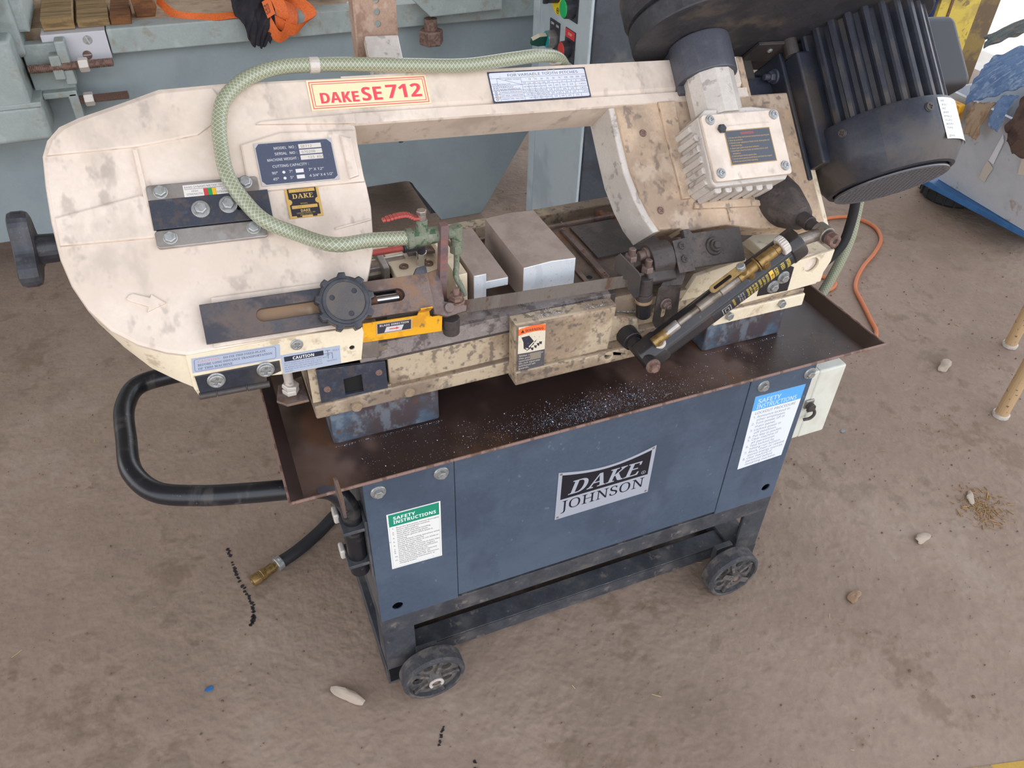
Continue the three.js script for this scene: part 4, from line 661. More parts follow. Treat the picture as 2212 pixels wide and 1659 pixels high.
// ---------------- tilting head
{
  const facePts = [[-0.433, 0.290], [-0.502, 0.287], [-0.548, 0.272], [-0.587, 0.260], [-0.608, 0.251], [-0.6215, 0.237], [-0.6285, 0.220], [-0.631, 0.187], [-0.632, 0.147], [-0.630, 0.106], [-0.624, 0.076], [-0.613, 0.048], [-0.596, 0.023], [-0.572, 0.003], [-0.546, -0.010], [-0.525, -0.0165], [-0.424, -0.0165], [-0.381, -0.0125], [-0.333, -0.0125], [-0.322, 0.02], [-0.309, 0.050], [-0.300, 0.074], [-0.2955, 0.098], [-0.2915, 0.128], [-0.2915, 0.153], [-0.294, 0.185], [-0.2905, 0.222], [-0.2905, 0.236], [-0.29, 0.290]];
  const prof = [[-0.290, 0], [-0.2505, 0], [-0.2440, -0.0045], [-0.2425, 0.0015], [-0.2295, 0.0015], [-0.2280, -0.001], [-0.2280, -0.060], [-0.290, -0.060]]; // x = -v, y = d
  const beam = (() => { const g = new THREE.ExtrudeGeometry(shape(prof), { depth: 0.582, bevelEnabled: false }); g.applyMatrix4(new THREE.Matrix4().set(0, 0, 1, -0.296, -1, 0, 0, 0, 0, 1, 0, 0, 0, 0, 0, 1)); return prep(toCreasedNormals(g.toNonIndexed(), 0.3)); })();
  const head = part(saw, 'head_casting', hd([prism(facePts, -0.075, 0, 0.0045), beam,
    // relief on the wheel cover: raised upper field, wedge, nameplate pad
    prism([[-0.445, 0.284], [-0.502, 0.281], [-0.546, 0.267], [-0.585, 0.255], [-0.603, 0.247], [-0.616, 0.235], [-0.624, 0.218], [-0.534, 0.2205], [-0.47, 0.229], [-0.43, 0.255]], -0.002, 0.003, 0.002),
    prism([[-0.627, 0.150], [-0.541, 0.166], [-0.533, 0.163], [-0.532, 0.117], [-0.627, 0.119]], -0.002, 0.004, 0.002),
    prism([[-0.540, 0.218], [-0.535, 0.218], [-0.531, 0.118], [-0.5365, 0.118]], -0.002, 0.0045, 0.0015),
    prism([[-0.428, 0.157], [-0.427, 0.214], [-0.38, 0.2255], [-0.293, 0.222], [-0.294, 0.157]], -0.002, 0.0035, 0.003),
    prism([[-0.312, 0.161], [-0.300, 0.164], [-0.300, 0.211], [-0.313, 0.2155]], 0.001, 0.0065, 0.0025),
    prism([[-0.497, -0.0125], [-0.335, -0.0125], [-0.327, 0.043], [-0.49, 0.043]], -0.002, 0.0035, 0.001),
    prism([[-0.572, 0.0575], [-0.567, 0.0595], [-0.551, 0.0525], [-0.549, 0.0560], [-0.536, 0.0440], [-0.556, 0.0370], [-0.554, 0.0425], [-0.5715, 0.0515], [-0.574, 0.0545]], -0.001, 0.0028, 0.001),
    prism([[-0.405, 0.2365], [-0.29, 0.2295], [-0.29, 0.2425], [-0.40, 0.2400]], -0.002, 0.0035, 0.0015),
    prism([[-0.34, 0.103], [-0.296, 0.110], [-0.2955, 0.1125], [-0.34, 0.106]], -0.001, 0.002, 0.001),
  ]), M.cream);
  // lower guard: upright panel below the crease, its left end curling round the wheel
  const lo = part(head, 'blade_cover', [prism([[-0.527, 0.7175], [-0.427, 0.7145], [-0.332, 0.7075], [-0.331, 0.699], [-0.3375, 0.6605], [-0.429, 0.664], [-0.4495, 0.667], [-0.4500, 0.6585], [-0.526, 0.661], [-0.5285, 0.672]], -0.047, -0.044, 0.0008, [circ(-0.347, 0.681, 0.0032, 12)]),
    (() => { // curled side
      const a = facePts.slice(9, 16).map((p) => hp(p[0], p[1], -0.004)), drop = [0, 0.012, 0.024, 0.034, 0.040, 0.043, 0.046], b = a.map((p, i) => V3(p.x + 0.010 * i / 6 * (6 - i) / 3, p.y - drop[i], p.z - 0.035 * (1 - i / 6)));
      const P = []; for (let i = 0; i < 6; i++) for (const p of [a[i], b[i], b[i + 1], a[i], b[i + 1], a[i + 1]]) P.push(p.x, p.y, p.z);
      const back = (p) => V3(p.x + 0.002, p.y + 0.001, p.z - 0.003); for (let i = 0; i < 6; i++) for (const p of [a[i], b[i + 1], b[i], a[i], a[i + 1], b[i + 1]]) { const q = back(p); P.push(q.x, q.y, q.z); }
      const g = new THREE.BufferGeometry(); g.setAttribute('position', new THREE.Float32BufferAttribute(P, 3)); g.computeVertexNormals(); return prep(toCreasedNormals(g, 0.7));
    })()], M.creamClean);
  part(lo, 'cover_side', prism([[-0.336, 0.658], [-0.315, 0.655], [-0.312, 0.70], [-0.333, 0.705]], -0.056, -0.049, 0.001), M.zincPlate);
  part(lo, 'screw_hole', rod(V3(-0.347, 0.681, -0.052), V3(-0.347, 0.681, -0.0455), 0.0032), M.hole);
  part(lo, 'washer_screw', crossScrew(V3(-0.409, 0.7025, -0.044), Z1, 0.0072, 0.5), M.zinc);
  const hi = part(lo, 'hinge', [prism([[-0.524, 0.6885], [-0.4315, 0.6855], [-0.4320, 0.671], [-0.450, 0.6665], [-0.450, 0.6600], [-0.5235, 0.6645]], -0.044, -0.042, 0.0006), rod(V3(-0.5255, 0.6610, -0.0415), V3(-0.5065, 0.6600, -0.0415), 0.0040), rod(V3(-0.5060, 0.6600, -0.0415), V3(-0.4735, 0.6585, -0.0415), 0.0038), rod(V3(-0.4730, 0.6583, -0.0415), V3(-0.4475, 0.6570, -0.0415), 0.0040)], M.motor);
  for (const [x, y] of [[-0.503, 0.6785], [-0.4485, 0.6785]]) part(hi === null ? lo : lo, 'washer_screw', crossScrew(V3(x, y, -0.042), Z1, 0.0100, x * 4), M.zinc);
  // printed plates
  const dakeSE = print(640, 160, (x, w, h) => {
    x.fillStyle = '#f3e0b6'; x.fillRect(0, 0, w, h); x.strokeStyle = '#e8606a'; x.lineWidth = 5; x.strokeRect(12, 11, w - 24, h - 22); x.lineWidth = 4; x.strokeRect(24, 22, w - 48, h - 44);
    for (const [dx, c] of [[4, '#b0a08c'], [0, '#ef4e5e']]) { txt(x, 'DAKE', 48 + dx, 98, 'bold 78px sans-serif', c, 'left', 212); txt(x, 'SE', 268 + dx, 88, 'bold 100px sans-serif', c, 'left', 118); txt(x, '712', 402 + dx, 82, 'bold 102px sans-serif', c, 'left', 198); }
  }, 0.4);
  plate(head, 'name_sticker', hq(-0.3385, -0.1905, 0.2490, 0.2865, 0.0002), dakeSE);
  const chart = print(768, 236, (x, w, h) => {
    x.fillStyle = '#3c3f56'; x.fillRect(0, 0, w, h); x.fillStyle = '#d8dbe6'; x.beginPath(); x.roundRect(9, 9, w - 18, h - 18, 12); x.fill();
    const ink = '#43465c'; txt(x, 'FOR VARIABLE TOOTH PITCHES', w / 2 + 40, 32, '28px sans-serif', ink, 'center', 560);
    x.strokeStyle = ink; x.lineWidth = 2; const ln = (a, b, c, d) => { x.beginPath(); x.moveTo(a, b); x.lineTo(c, d); x.stroke(); };
    const ys = [52, 88, 108, 146, 172, 198, 226]; for (const y of ys.slice(0, 6)) ln(y > 90 || y < 60 ? 9 : 240, y, w - 9, y);
    ln(60, 52, 60, 226); ln(244, 52, 244, 226); ln(60, 52, 244, 108);
    txt(x, 'SHAPE', 14, 96, '16px sans-serif', ink); txt(x, 'MATERIAL TYPE', 66, 98, '13px sans-serif', ink); txt(x, 'MATERIAL THICKNESS', 240, 64, '12px sans-serif', ink, 'right');
    ['10', '15', '20', '25', '50', '75', '100', '150', '200', '250(mm)'].forEach((s, i) => txt(x, s, 300 + i * 47, 70, '18px sans-serif', ink)); ['1/8', '1/4', '3/8', '1/2', '5/8', '3/4', '1', '2', '3', '4', '6', '8', '10(in)'].forEach((s, i) => txt(x, s, 252 + i * 38, 98, '15px sans-serif', ink));
    txt(x, 'FERROUS/', 66, 120, '18px sans-serif', ink, 'left', 110); txt(x, 'NON-FERROUS', 66, 138, '18px sans-serif', ink, 'left', 160); txt(x, 'COPPER/ALUMINIUM ALLOY', 66, 159, '15px sans-serif', ink, 'left', 172); txt(x, 'CAST IRON  CARBON STEEL', 66, 185, '15px sans-serif', ink, 'left', 172); txt(x, 'STAINLESS STEEL  TOOL STEEL', 66, 212, '14px sans-serif', ink, 'left', 172);
    const R = [['14/18', '10/14', '8/14', '6/10', '5/8', '4/6', '3/4', '2/3', '1.4/2.5'], ['14/18', '10/14', '8/14', '6/10', '5/8', '4/6', '3/4', '2/3', '1.4/2.5'], ['14/18', '10/14', '8/14', '6/10', '5/8', '4/6', '3/4', '2/3', '1.4/2.5'], ['14/18', '10/14', '8/14', '6/10', '5/8', '4/6', '3/4', '2/3']];
    R.forEach((r, k) => { const off = [0, 0, 12, 30][k], ws = [48, 46, 44, 44, 60, 50, 60, 66]; let px = 246 + off; r.forEach((s, i) => { txt(x, s, px + (i < 8 ? ws[i] / 2 : 55), (ys[2 + k] + ys[3 + k]) / 2, '17px sans-serif', ink, 'center'); px += ws[i] || 0; ln(px, ys[2 + k], px, ys[3 + k]); }); });
    x.strokeStyle = ink; x.fillStyle = '#b8bbc8'; for (const [a, b] of [[22, 120], [42, 120], [22, 136], [42, 136]]) x.strokeRect(a, b - 6, 10, 12); for (const y of [159, 212]) { x.beginPath(); x.arc(34, y, 9, 0, 7); x.fill(); x.stroke(); } x.fillRect(25, 177, 18, 17); x.strokeRect(25, 177, 18, 17);
    speckle(x, w, h, 5, 60, ['#c8b9a4', '#d8c8b4'], 4, 26, 0.7);
  }, 0.4);
  plate(head, 'pitch_chart', hq(-0.1080, 0.0328, 0.2440, 0.2855, 0.0002), chart);
  const np = print(512, 300, (x, w, h) => {
    x.fillStyle = '#b8b4b4'; x.fillRect(0, 0, w, h); x.fillStyle = '#4c5266'; x.beginPath(); x.moveTo(30, 6); x.lineTo(w - 34, 6); x.lineTo(w - 8, 34); x.lineTo(w - 8, h - 30); x.lineTo(w - 34, h - 8); x.lineTo(30, h - 8); x.lineTo(6, h - 34); x.lineTo(6, 34); x.fill();
    const f = '26px sans-serif', c = '#dcd9d6'; txt(x, 'MODEL  NO :', 330 - 60, 44, f, c, 'right', 150); txt(x, 'SERIAL  NO :', 270, 84, f, c, 'right', 150); txt(x, 'MACHINE WEIGHT :', 270, 124, f, c, 'right', 206);
    for (const [y, s] of [[28, 'SE712'], [68, '070209'], [108, '125 KGS']]) { x.fillStyle = '#d4cdc6'; x.fillRect(284, y, 150, 32); txt(x, s, 296 + (y > 100 ? 34 : 0), y + 17, '26px monospace', '#77706c'); }
    txt(x, 'CUTTING CAPACITY :', 90, 170, f, c, 'left', 240); txt(x, '90°', 78, 216, f, c); txt(x, '45°', 78, 258, f, c); txt(x, '7"', 190, 214, f, c); txt(x, '5"', 190, 256, f, c); txt(x, '7" X 12"', 318, 212, f, c, 'left', 104); txt(x, '4 3/4" X 4 1/2"', 318, 255, f, c, 'left', 160);
    x.fillStyle = c; for (const y of [215, 257]) { x.beginPath(); x.arc(156, y, 10, 0, 7); x.fill(); x.fillRect(234, y - 14, 52, 26); } speckle(x, w, h, 9, 120, ['#7d8088', '#8d8880'], 2, 14, 0.3);
  }, 0.35);
  plate(head, 'name_plate', hq(-0.4125, -0.3235, 0.1620, 0.2130, 0.0038), np, 0.0012);
  const gold = print(256, 280, (x, w, h) => {
    x.fillStyle = '#cfa85c'; x.fillRect(0, 0, w, h); x.fillStyle = '#2c2a32'; x.fillRect(18, 18, w - 36, h - 36); x.fillRect(64, 2, 110, 20); x.fillRect(54, h - 20, 40, 16); x.fillRect(176, h - 20, 34, 16);
    x.fillStyle = '#cfa85c'; x.beginPath(); x.arc(14, 140, 26, 0, 7); x.arc(w - 14, 140, 26, 0, 7); x.fill(); x.fillRect(30, 30, 196, 28); x.fillRect(30, 172, 196, 28);
    txt(x, 'SERIAL NO.', 128, 18, '18px sans-serif', '#cfa85c', 'center'); txt(x, '1120507', 128, 45, '24px monospace', '#8a6d3c', 'center'); txt(x, 'DAKE', 128, 92, 'bold 56px serif', '#d8b468', 'center'); txt(x, 'MODEL', 128, 158, '17px sans-serif', '#cfa85c', 'center'); txt(x, '1A2', 86, 187, '22px monospace', '#8a6d3c', 'center');
    txt(x, 'DAKE', 128, 219, 'bold 30px sans-serif', '#d8b468', 'center'); txt(x, 'GRAND HAVEN, MI', 128, 240, '17px sans-serif', '#cfa85c', 'center'); txt(x, '(800) 937-3253', 128, 256, '14px sans-serif', '#cfa85c', 'center');
  }, 0.35, 0.2);
  plate(head, 'maker_plate', hq(-0.3885, -0.3500, 0.1220, 0.1605, 0.0002), gold, 0.0012);
  // blade tension plates
  const tp = part(head, 'tension_plate', hd(prism(rrect(-0.534, -0.4155, 0.1555, 0.1745, 0.004), 0.0, 0.0065, 0.0008)), M.zincPlate);
  part(head, 'tension_plate', hd(prism(rrect(-0.534, -0.4160, 0.1035, 0.1230, 0.004), 0.0, 0.0065, 0.0008)), M.zincPlate);
  const tb = part(head, 'tension_block', hd(prism(rect(-0.534, -0.4075, 0.1240, 0.1575), 0.0, 0.0072, 0.0008, [circ(-0.4415, 0.1405, 0.0036, 16)])), M.switchPlate);
  part(tb, 'block_hole', hd(rod(V3(-0.4415, 0.1405, 0.001), V3(-0.4415, 0.1405, 0.0035), 0.0036)), M.hole);
  for (const [u, v] of [[-0.520, 0.166], [-0.430, 0.1685], [-0.519, 0.114], [-0.431, 0.115]]) part(head, 'hex_bolt', hd([T(disc(0.0075, 0.0012, 20), u, v, 0.0065), T(hexG(0.0067, 0.0052), u, v, 0.0072, 0, 0, u * 9)]), M.zinc);
  for (const [u, v] of [[-0.4825, 0.142], [-0.4530, 0.144]]) part(tb, 'hex_bolt', hd([T(disc(0.0098, 0.0018, 24), u, v, 0.0072), T(hexG(0.0070, 0.006), u, v, 0.0088, 0, 0, u * 5)]), M.zinc);
  plate(tp, 'tension_scale', hq(-0.4965, -0.4440, 0.1572, 0.1708, 0.0066), print(384, 100, (x, w, h) => {
    x.fillStyle = '#dcd6d0'; x.fillRect(0, 0, w, h); const c = '#57535a'; txt(x, 'BAND DYNAMOMETRIC TENSION', 8, 20, '22px sans-serif', c, 'left', 366); x.fillStyle = c; x.fillRect(10, 34, 350, 3);
    txt(x, 'HIGH', 84, 55, '22px sans-serif', c, 'center'); txt(x, 'STRENGTH', 80, 80, '22px sans-serif', c, 'center', 124); txt(x, 'LOW', 316, 55, '22px sans-serif', c, 'center'); txt(x, 'STRENGTH', 314, 80, '22px sans-serif', c, 'center', 124);
    [['#c8383e'], ['#149a50'], ['#e8b418']].forEach(([q], i) => { x.fillStyle = q; x.fillRect(152 + i * 32, 40, 32, 60); x.strokeStyle = '#4a4448'; x.strokeRect(152 + i * 32, 40, 32, 60); });
  }), 0.0003);
  // tension knob: three-lobed black star on a sleeve
  {
    const ax = [hp(-0.628, 0.133, -0.045), hp(-0.656, 0.133, -0.045), hp(-0.690, 0.133, -0.045)];
    const k = part(head, 'tension_knob', [rod(ax[0], ax[1], 0.0155, 0.0165)], M.plastic);
    const star = []; for (let i = 0; i < 60; i++) { const a = i / 60 * 6.283, r = 0.026 + 0.019 * Math.pow(0.5 + 0.5 * Math.cos(3 * a), 1.3); star.push([r * Math.cos(a), r * Math.sin(a)]); }
    const sg = prism(star, -0.002, 0.020, 0.006); // local: axis z -> -u
    const mm = new THREE.Matrix4().makeBasis(HN.clone().multiplyScalar(1), HV.clone(), HU.clone().multiplyScalar(-1)).setPosition(ax[1]);
    sg.applyMatrix4(new THREE.Matrix4().makeRotationZ(0.85)); part(k, 'star_grip', sg.applyMatrix4(mm), M.plastic);
    part(k, 'sleeve_collar', rod(hp(-0.622, 0.133, -0.045), hp(-0.632, 0.133, -0.045), 0.0175), M.brownSteel);
  }
  // caution labels on the guard
  plate(lo, 'transport_label', wq([-0.522, 0.7125], [-0.4275, 0.7075], [-0.4300, 0.6880], [-0.5250, 0.6930], -0.0439), print(512, 120, (x, w, h) => {
    x.fillStyle = '#a9b3c6'; x.fillRect(0, 0, w, h); x.strokeStyle = '#5f6880'; x.lineWidth = 3; x.beginPath(); x.roundRect(14, 10, w - 40, h - 20, 14); x.stroke();
    const c = '#4c5468'; txt(x, 'CAUTION:', 32, 32, 'bold 25px serif', '#c8908c', 'left', 136); txt(x, 'DO FIX THIS FIXED PLATE', 178, 32, 'bold 25px serif', c, 'left', 250); txt(x, 'BEFORE LONG DISTANCE TRANSPORTATION', 32, 62, 'bold 25px serif', c, 'left', 434); txt(x, 'OF THIS MACHINE', 32, 92, 'bold 25px serif', c, 'left', 200);
  }), 0.0004);
  plate(lo, 'caution_label', wq([-0.4290, 0.6920], [-0.3610, 0.6885], [-0.3625, 0.6625], [-0.4300, 0.6655], -0.0439), print(512, 200, (x, w, h) => {
    x.fillStyle = '#a9b3c6'; x.fillRect(0, 0, w, h); x.fillStyle = '#262838'; x.fillRect(24, 22, 340, 52); txt(x, 'CAUTION', 190, 49, 'bold 44px sans-serif', '#e6e8ee', 'center', 190);
    ['AFTER REMOVAL OF SHIPPING STRAP', 'THE CUTTING HEAD STOP BOLT MUST', 'BE REINSTALLED AND ADJUSTED TO', 'PREVENT ELECTRICAL ON-OFF SWITCH', 'BRACKET.'].forEach((s, i) => txt(x, s, 16, 92 + i * 23, '19px sans-serif', '#565d72', 'left', i < 4 ? 330 : 80));
    x.strokeStyle = '#3a3e50'; x.lineWidth = 4; x.beginPath(); x.moveTo(362, 62); x.lineTo(440, 62); x.lineTo(440, 130); x.moveTo(402, 30); x.lineTo(402, 120); x.moveTo(380, 30); x.lineTo(424, 30); x.moveTo(386, 78); x.lineTo(420, 78); x.stroke(); txt(x, 'BOLT', 446, 40, '22px serif', '#565d72'); txt(x, 'NUT', 350, 100, '22px serif', '#565d72'); txt(x, 'BRACKET', 388, 146, '20px serif', '#565d72');
  }), 0.0004);
  // heavy screws on the right arm are below; left guide arm, slotted, with its lobed knob
  const slide = part(head, 'guide_arm', hd([prism(rect(-0.5035, -0.2450, -0.0085, 0.0350), 0.0035, 0.0120, 0.0008, [slot(-0.447, -0.277, 0.0065, 0.0215)]), prism([[-0.262, 0.034], [-0.2445, 0.034], [-0.2440, 0.0445], [-0.256, 0.043]], 0.0035, 0.0120, 0.0006)]), M.slider);
  part(slide, 'guide_arm_end', hd(prism(rect(-0.372, -0.2448, -0.0083, 0.0348), 0.0118, 0.0124, 0.0002, [slot(-0.368, -0.2768, 0.0063, 0.0217)])), M.brownSteel);
  part(slide, 'arm_bed', hd(bx(-0.460, -0.335, 0.0, 0.027, 0.0030, 0.0040, 0)), M.castTan);
  part(slide, 'guide_rod', hd([rod(V3(-0.340, 0.013, 0.000), V3(-0.282, 0.013, 0.000), 0.006)]), M.chrome);
  part(slide, 'rod_collar', hd([rod(V3(-0.318, 0.013, 0.0), V3(-0.309, 0.013, 0.0), 0.0072), bx(-0.284, -0.273, 0.004, 0.024, -0.006, 0.003, 0.001)]), M.rust);
  part(slide, 'rod_tray', hd(bx(-0.345, -0.270, -0.005, 0.034, -0.016, -0.010, 0)), M.hole);
  {
    const out = []; for (let i = 0; i < 144; i++) { const a = i / 144 * 6.283, k = (a * 9 / 6.283) % 1; out.push([(0.0305 + (k < 0.34 ? 0.0035 : k < 0.42 ? 0.0015 : -0.0008)) * Math.cos(a), (0.0305 + (k < 0.34 ? 0.0035 : k < 0.42 ? 0.0015 : -0.0008)) * Math.sin(a)]); }
    const c = [-0.3495, 0.0125], hs = [0.72, 2.75, 4.95].map((a) => circ(0.0155 * Math.cos(a), 0.0155 * Math.sin(a), 0.0031, 14));
    const kb = part(slide, 'clamp_knob', hd([T(prism(out, 0.0, 0.015, 0.0018), c[0], c[1], 0.0124), T(prism([...circ(0, 0, 0.0262, 40)], 0, 0.003, 0.001, [circ(0, 0, 0.0222, 40)]), c[0], c[1], 0.0268)]), M.plastic);
    part(kb, 'knob_face', hd(T(prism(circ(0, 0, 0.0225, 40), 0, 0.0022, 0.0004, hs), c[0], c[1], 0.0265)), M.knobFace);
  }
  // blade: band with fine teeth between the two guides
  {
    const n = 150, pts = [[-0.30, 0.0095], [0.10, 0.0095]]; for (let i = n; i >= 0; i--) { const x = -0.30 + 0.40 * i / n; pts.push([x + 0.0016, -0.0085], [x, -0.0100]); }
    const g = prism(pts, -0.0005, 0.0005, 0), bm = new THREE.Matrix4().makeRotationZ(-3.2 * D).setPosition(0.0, 0.6875, -0.055); part(head, 'saw_blade', g.applyMatrix4(bm), M.blade);
  }
  // left blade guide: bent plate, roller bearing, yellow guard
  const gl = part(head, 'blade_guide', [hd(prism([[-0.2455, 0.036], [-0.2440, -0.0135], [-0.2285, -0.0200], [-0.2045, -0.0165], [-0.2020, -0.0095], [-0.2290, -0.0010], [-0.2270, 0.0400]], -0.002, 0.0055, 0.0008))].flat(), M.brownSteel);
  part(gl, 'guide_lug', [prism([[-0.236, 0.092], [-0.205, 0.088], [-0.201, 0.064], [-0.196, 0.056], [-0.236, 0.060]].map((p) => [p[0], -p[1]]), 0, 0.005, 0.001).applyMatrix4(new THREE.Matrix4().makeRotationX(Math.PI / 2)).translate(0, 0.712, -0.12)].map((g) => g), M.brownSteel);
  part(gl, 'guide_rivet', hd(T(disc(0.0062, 0.003, 22), -0.2250, -0.0100, 0.0055)), M.brownSteel);
  const P0 = hp(-0.212, -0.004, -0.003);
  part(gl, 'guide_stud', [rod(V3(P0.x, P0.y - 0.01, P0.z), V3(P0.x, P0.y + 0.022, P0.z), 0.0042), T(hexG(0.0092, 0.009), P0.x, P0.y + 0.005, P0.z, -Math.PI / 2), rod(V3(P0.x, P0.y + 0.001, P0.z), V3(P0.x, P0.y + 0.005, P0.z), 0.0105)], M.rustBolt);
  part(gl, 'guide_roller', [rod(V3(-0.2205, 0.689, -0.052), V3(-0.2205, 0.676, -0.052), 0.0112), rod(V3(-0.2205, 0.676, -0.052), V3(-0.2205, 0.666, -0.052), 0.0106)], M.darkSteel);
  const yg = part(head, 'yellow_guard', [prism([[-0.331, 0.7115], [-0.265, 0.7070], [-0.2615, 0.7140], [-0.2500, 0.7125], [-0.2490, 0.7030], [-0.2460, 0.7010], [-0.2335, 0.7010], [-0.2350, 0.6770], [-0.3335, 0.6845]], -0.0465, -0.0445, 0.0005), T(bx(-0.0075, 0.0075, 0, 0.013, -0.001, 0.001, 0.0004), -0.256, 0.711, -0.0455, 0.7, 0, -0.1)], M.yellow);
  plate(yg, 'blade_direction_label', wq([-0.3155, 0.7085], [-0.2715, 0.7055], [-0.2725, 0.6895], [-0.3165, 0.6920], -0.0444), print(256, 100, (x, w, h) => {
    x.fillStyle = '#c8a878'; x.fillRect(0, 0, w, h); x.fillStyle = '#35343f'; x.fillRect(8, 8, w - 16, h - 16); txt(x, 'BLADE DIRECTION', 128, 26, 'bold 24px sans-serif', '#cfc8c4', 'center', 210);
    x.fillStyle = '#c9c6c8'; x.beginPath(); x.moveTo(72, 42); x.lineTo(196, 42); x.lineTo(180, 88); x.lineTo(56, 88); x.fill(); x.fillStyle = '#d8504a'; x.fillRect(92, 60, 50, 9); x.beginPath(); x.moveTo(140, 51); x.lineTo(164, 64); x.lineTo(140, 77); x.fill();
  }), 0.0004);
  // coolant valve on its square post
  const post = part(head, 'square_post', [(() => { const b = V3(-0.2245, 0.700, -0.075), g = bx(-0.0048, 0.0048, 0, 0.106, -0.0060, 0.0060, 0.0008); return T(g, b.x, b.y, b.z, 0, 0, -3.2 * D); })()], M.rust);
  post.material = M.purple = wear([112, 92, 92], [[[138, 92, 84], 4, 6, 5, 0.56, 0.08, 0.8], [[84, 74, 84], 5, 8, 4, 0.56, 0.1, 0.6]], { tile: 0.12, n: 256, rough: 0.6, grain: 8 });
  const vy = 0.790, vz = -0.083;
  const vl = part(post, 'coolant_valve', [rod(V3(-0.260, vy, vz), V3(-0.222, vy - 0.001, vz), 0.0112, 0.0098), rod(V3(-0.262, vy, vz), V3(-0.254, vy, vz), 0.0122), rod(V3(-0.243, vy + 0.002, vz), V3(-0.242, vy + 0.022, vz), 0.0068), rod(V3(-0.213, vy - 0.001, vz), V3(-0.197, vy - 0.001, vz), 0.0075), rod(V3(-0.2005, vy + 0.006, vz), V3(-0.2005, vy - 0.012, vz), 0.0078)], M.greenBrass);
  part(post, 'valve_stem', [rod(V3(-0.242, vy + 0.021, vz), V3(-0.2418, vy + 0.034, vz), 0.0050), T(hexG(0.0062, 0.005), -0.2418, vy + 0.029, vz, -Math.PI / 2)], M.zincPlate);
  part(post, 'valve_lever', (() => { const c = new THREE.CatmullRomCurve3([[-0.240, vy + 0.0245, vz], [-0.250, vy + 0.0255, vz], [-0.260, vy + 0.0315, vz + 0.001], [-0.272, vy + 0.0325, vz + 0.002], [-0.287, vy + 0.031, vz + 0.003]].map((p) => V3(...p))), g = []; for (let i = 0; i <= 14; i++) { const p = c.getPoint(i / 14), w = i < 4 ? 0.0042 : i > 13 ? 0.0035 : 0.0052; g.push(T(bx(-0.0022, 0.0022, -0.0018, 0.0018, -w, w, 0.0014), p.x, p.y, p.z)); } return g; })(), M.redGrip);
  part(post, 'elbow_nut', [T(hexG(0.0085, 0.012), -0.2005, vy - 0.030, vz, -Math.PI / 2), rod(V3(-0.2005, vy - 0.012, vz), V3(-0.2005, vy - 0.020, vz), 0.0070)], M.greenBrass);
  part(post, 'coolant_nozzle', pipe([[-0.2005, vy - 0.030, vz], [-0.2015, vy - 0.048, vz + 0.001], [-0.2035, vy - 0.060, vz + 0.004], [-0.199, vy - 0.074, vz + 0.010], [-0.1965, vy - 0.085, vz + 0.014]], 0.0036, 10, 40), M.greenBrass);
  // clear braided coolant hose
  {
    const n = 256, map = dataTex(n, (i) => { const xx = (i % n) / n, yy = Math.floor(i / n) / n, l = (q) => { const f = q - Math.floor(q), d = Math.min(f, 1 - f); return 1 - sst(0.05, 0.12, d); }; const w = Math.max(l(xx * 4 + yy * 4), l(xx * 4 - yy * 4)); return [lerp(136, 180, w), lerp(140, 186, w), lerp(116, 164, w)]; }, true);
    map.repeat.set(1 / 0.020, 1 / 0.0267);
    M.hose = new THREE.MeshPhysicalMaterial({ map, roughness: 0.3, clearcoat: 0.5, clearcoatRoughness: 0.25 });
    const path = [hp(0.055, 0.262, -0.10), hp(0.035, 0.296, -0.055), hp(0.005, 0.305, -0.012), hp(-0.025, 0.303, 0.004), hp(-0.075, 0.296, 0.012), hp(-0.14, 0.290, 0.013), hp(-0.205, 0.294, 0.011), hp(-0.27, 0.301, 0.006), hp(-0.323, 0.306, 0.0), hp(-0.372, 0.302, 0.004), hp(-0.410, 0.286, 0.010), hp(-0.436, 0.262, 0.013), hp(-0.4455, 0.236, 0.014), hp(-0.4488, 0.206, 0.015), hp(-0.4481, 0.172, 0.020), hp(-0.437, 0.1435, 0.022), hp(-0.4195, 0.1165, 0.025), hp(-0.3885, 0.0965, 0.027), V3(-0.3475, 0.8085, -0.066), V3(-0.305, 0.8000, -0.077), V3(-0.258, vy + 0.001, vz)];
    const hs = part(saw, 'coolant_hose', pipe(path, 0.0084, 18, 260), M.hose, 'pale green clear braided hose');
    const clip = (p, q, nm) => part(hs, nm, [rod(p, q, 0.0094)], M.tinBlock);
    clip(hp(-0.331, 0.3055, 0.0003), hp(-0.319, 0.3055, 0.0), 'hose_clip'); clip(hp(-0.006, 0.3048, -0.0085), hp(0.003, 0.3048, -0.0125), 'hose_clip');
  }
  // right arm of the bow
  const ra = part(head, 'right_arm', hd([
    prism([[0.0665, 0.232], [0.0660, 0.183], [0.0672, 0.137], [0.0735, 0.101], [0.0815, 0.074], [0.0915, 0.052], [0.124, 0.050], [0.1280, 0.0455], [0.200, 0.0465], [0.25, 0.035], [0.367, 0.024], [0.374, 0.085], [0.366, 0.232]], -0.036, 0, 0.003),
    prism([[0.1540, 0.083], [0.236, 0.081], [0.27, 0.073], [0.27, 0.066], [0.20, 0.070], [0.15, 0.074]], -0.001, 0.004, 0.002),
    prism([[0.205, 0.08], [0.2075, 0.08], [0.2075, 0.05], [0.205, 0.05]], -0.001, 0.003, 0.001),
    prism([[0.132, 0.230], [0.160, 0.230], [0.157, 0.175], [0.153, 0.136], [0.149, 0.089], [0.135, 0.089]], -0.002, 0.004, 0.003),
    bx(0.280, 0.292, 0.228, 0.290, -0.06, 0.001, 0.002),
  ]), M.creamDirty);
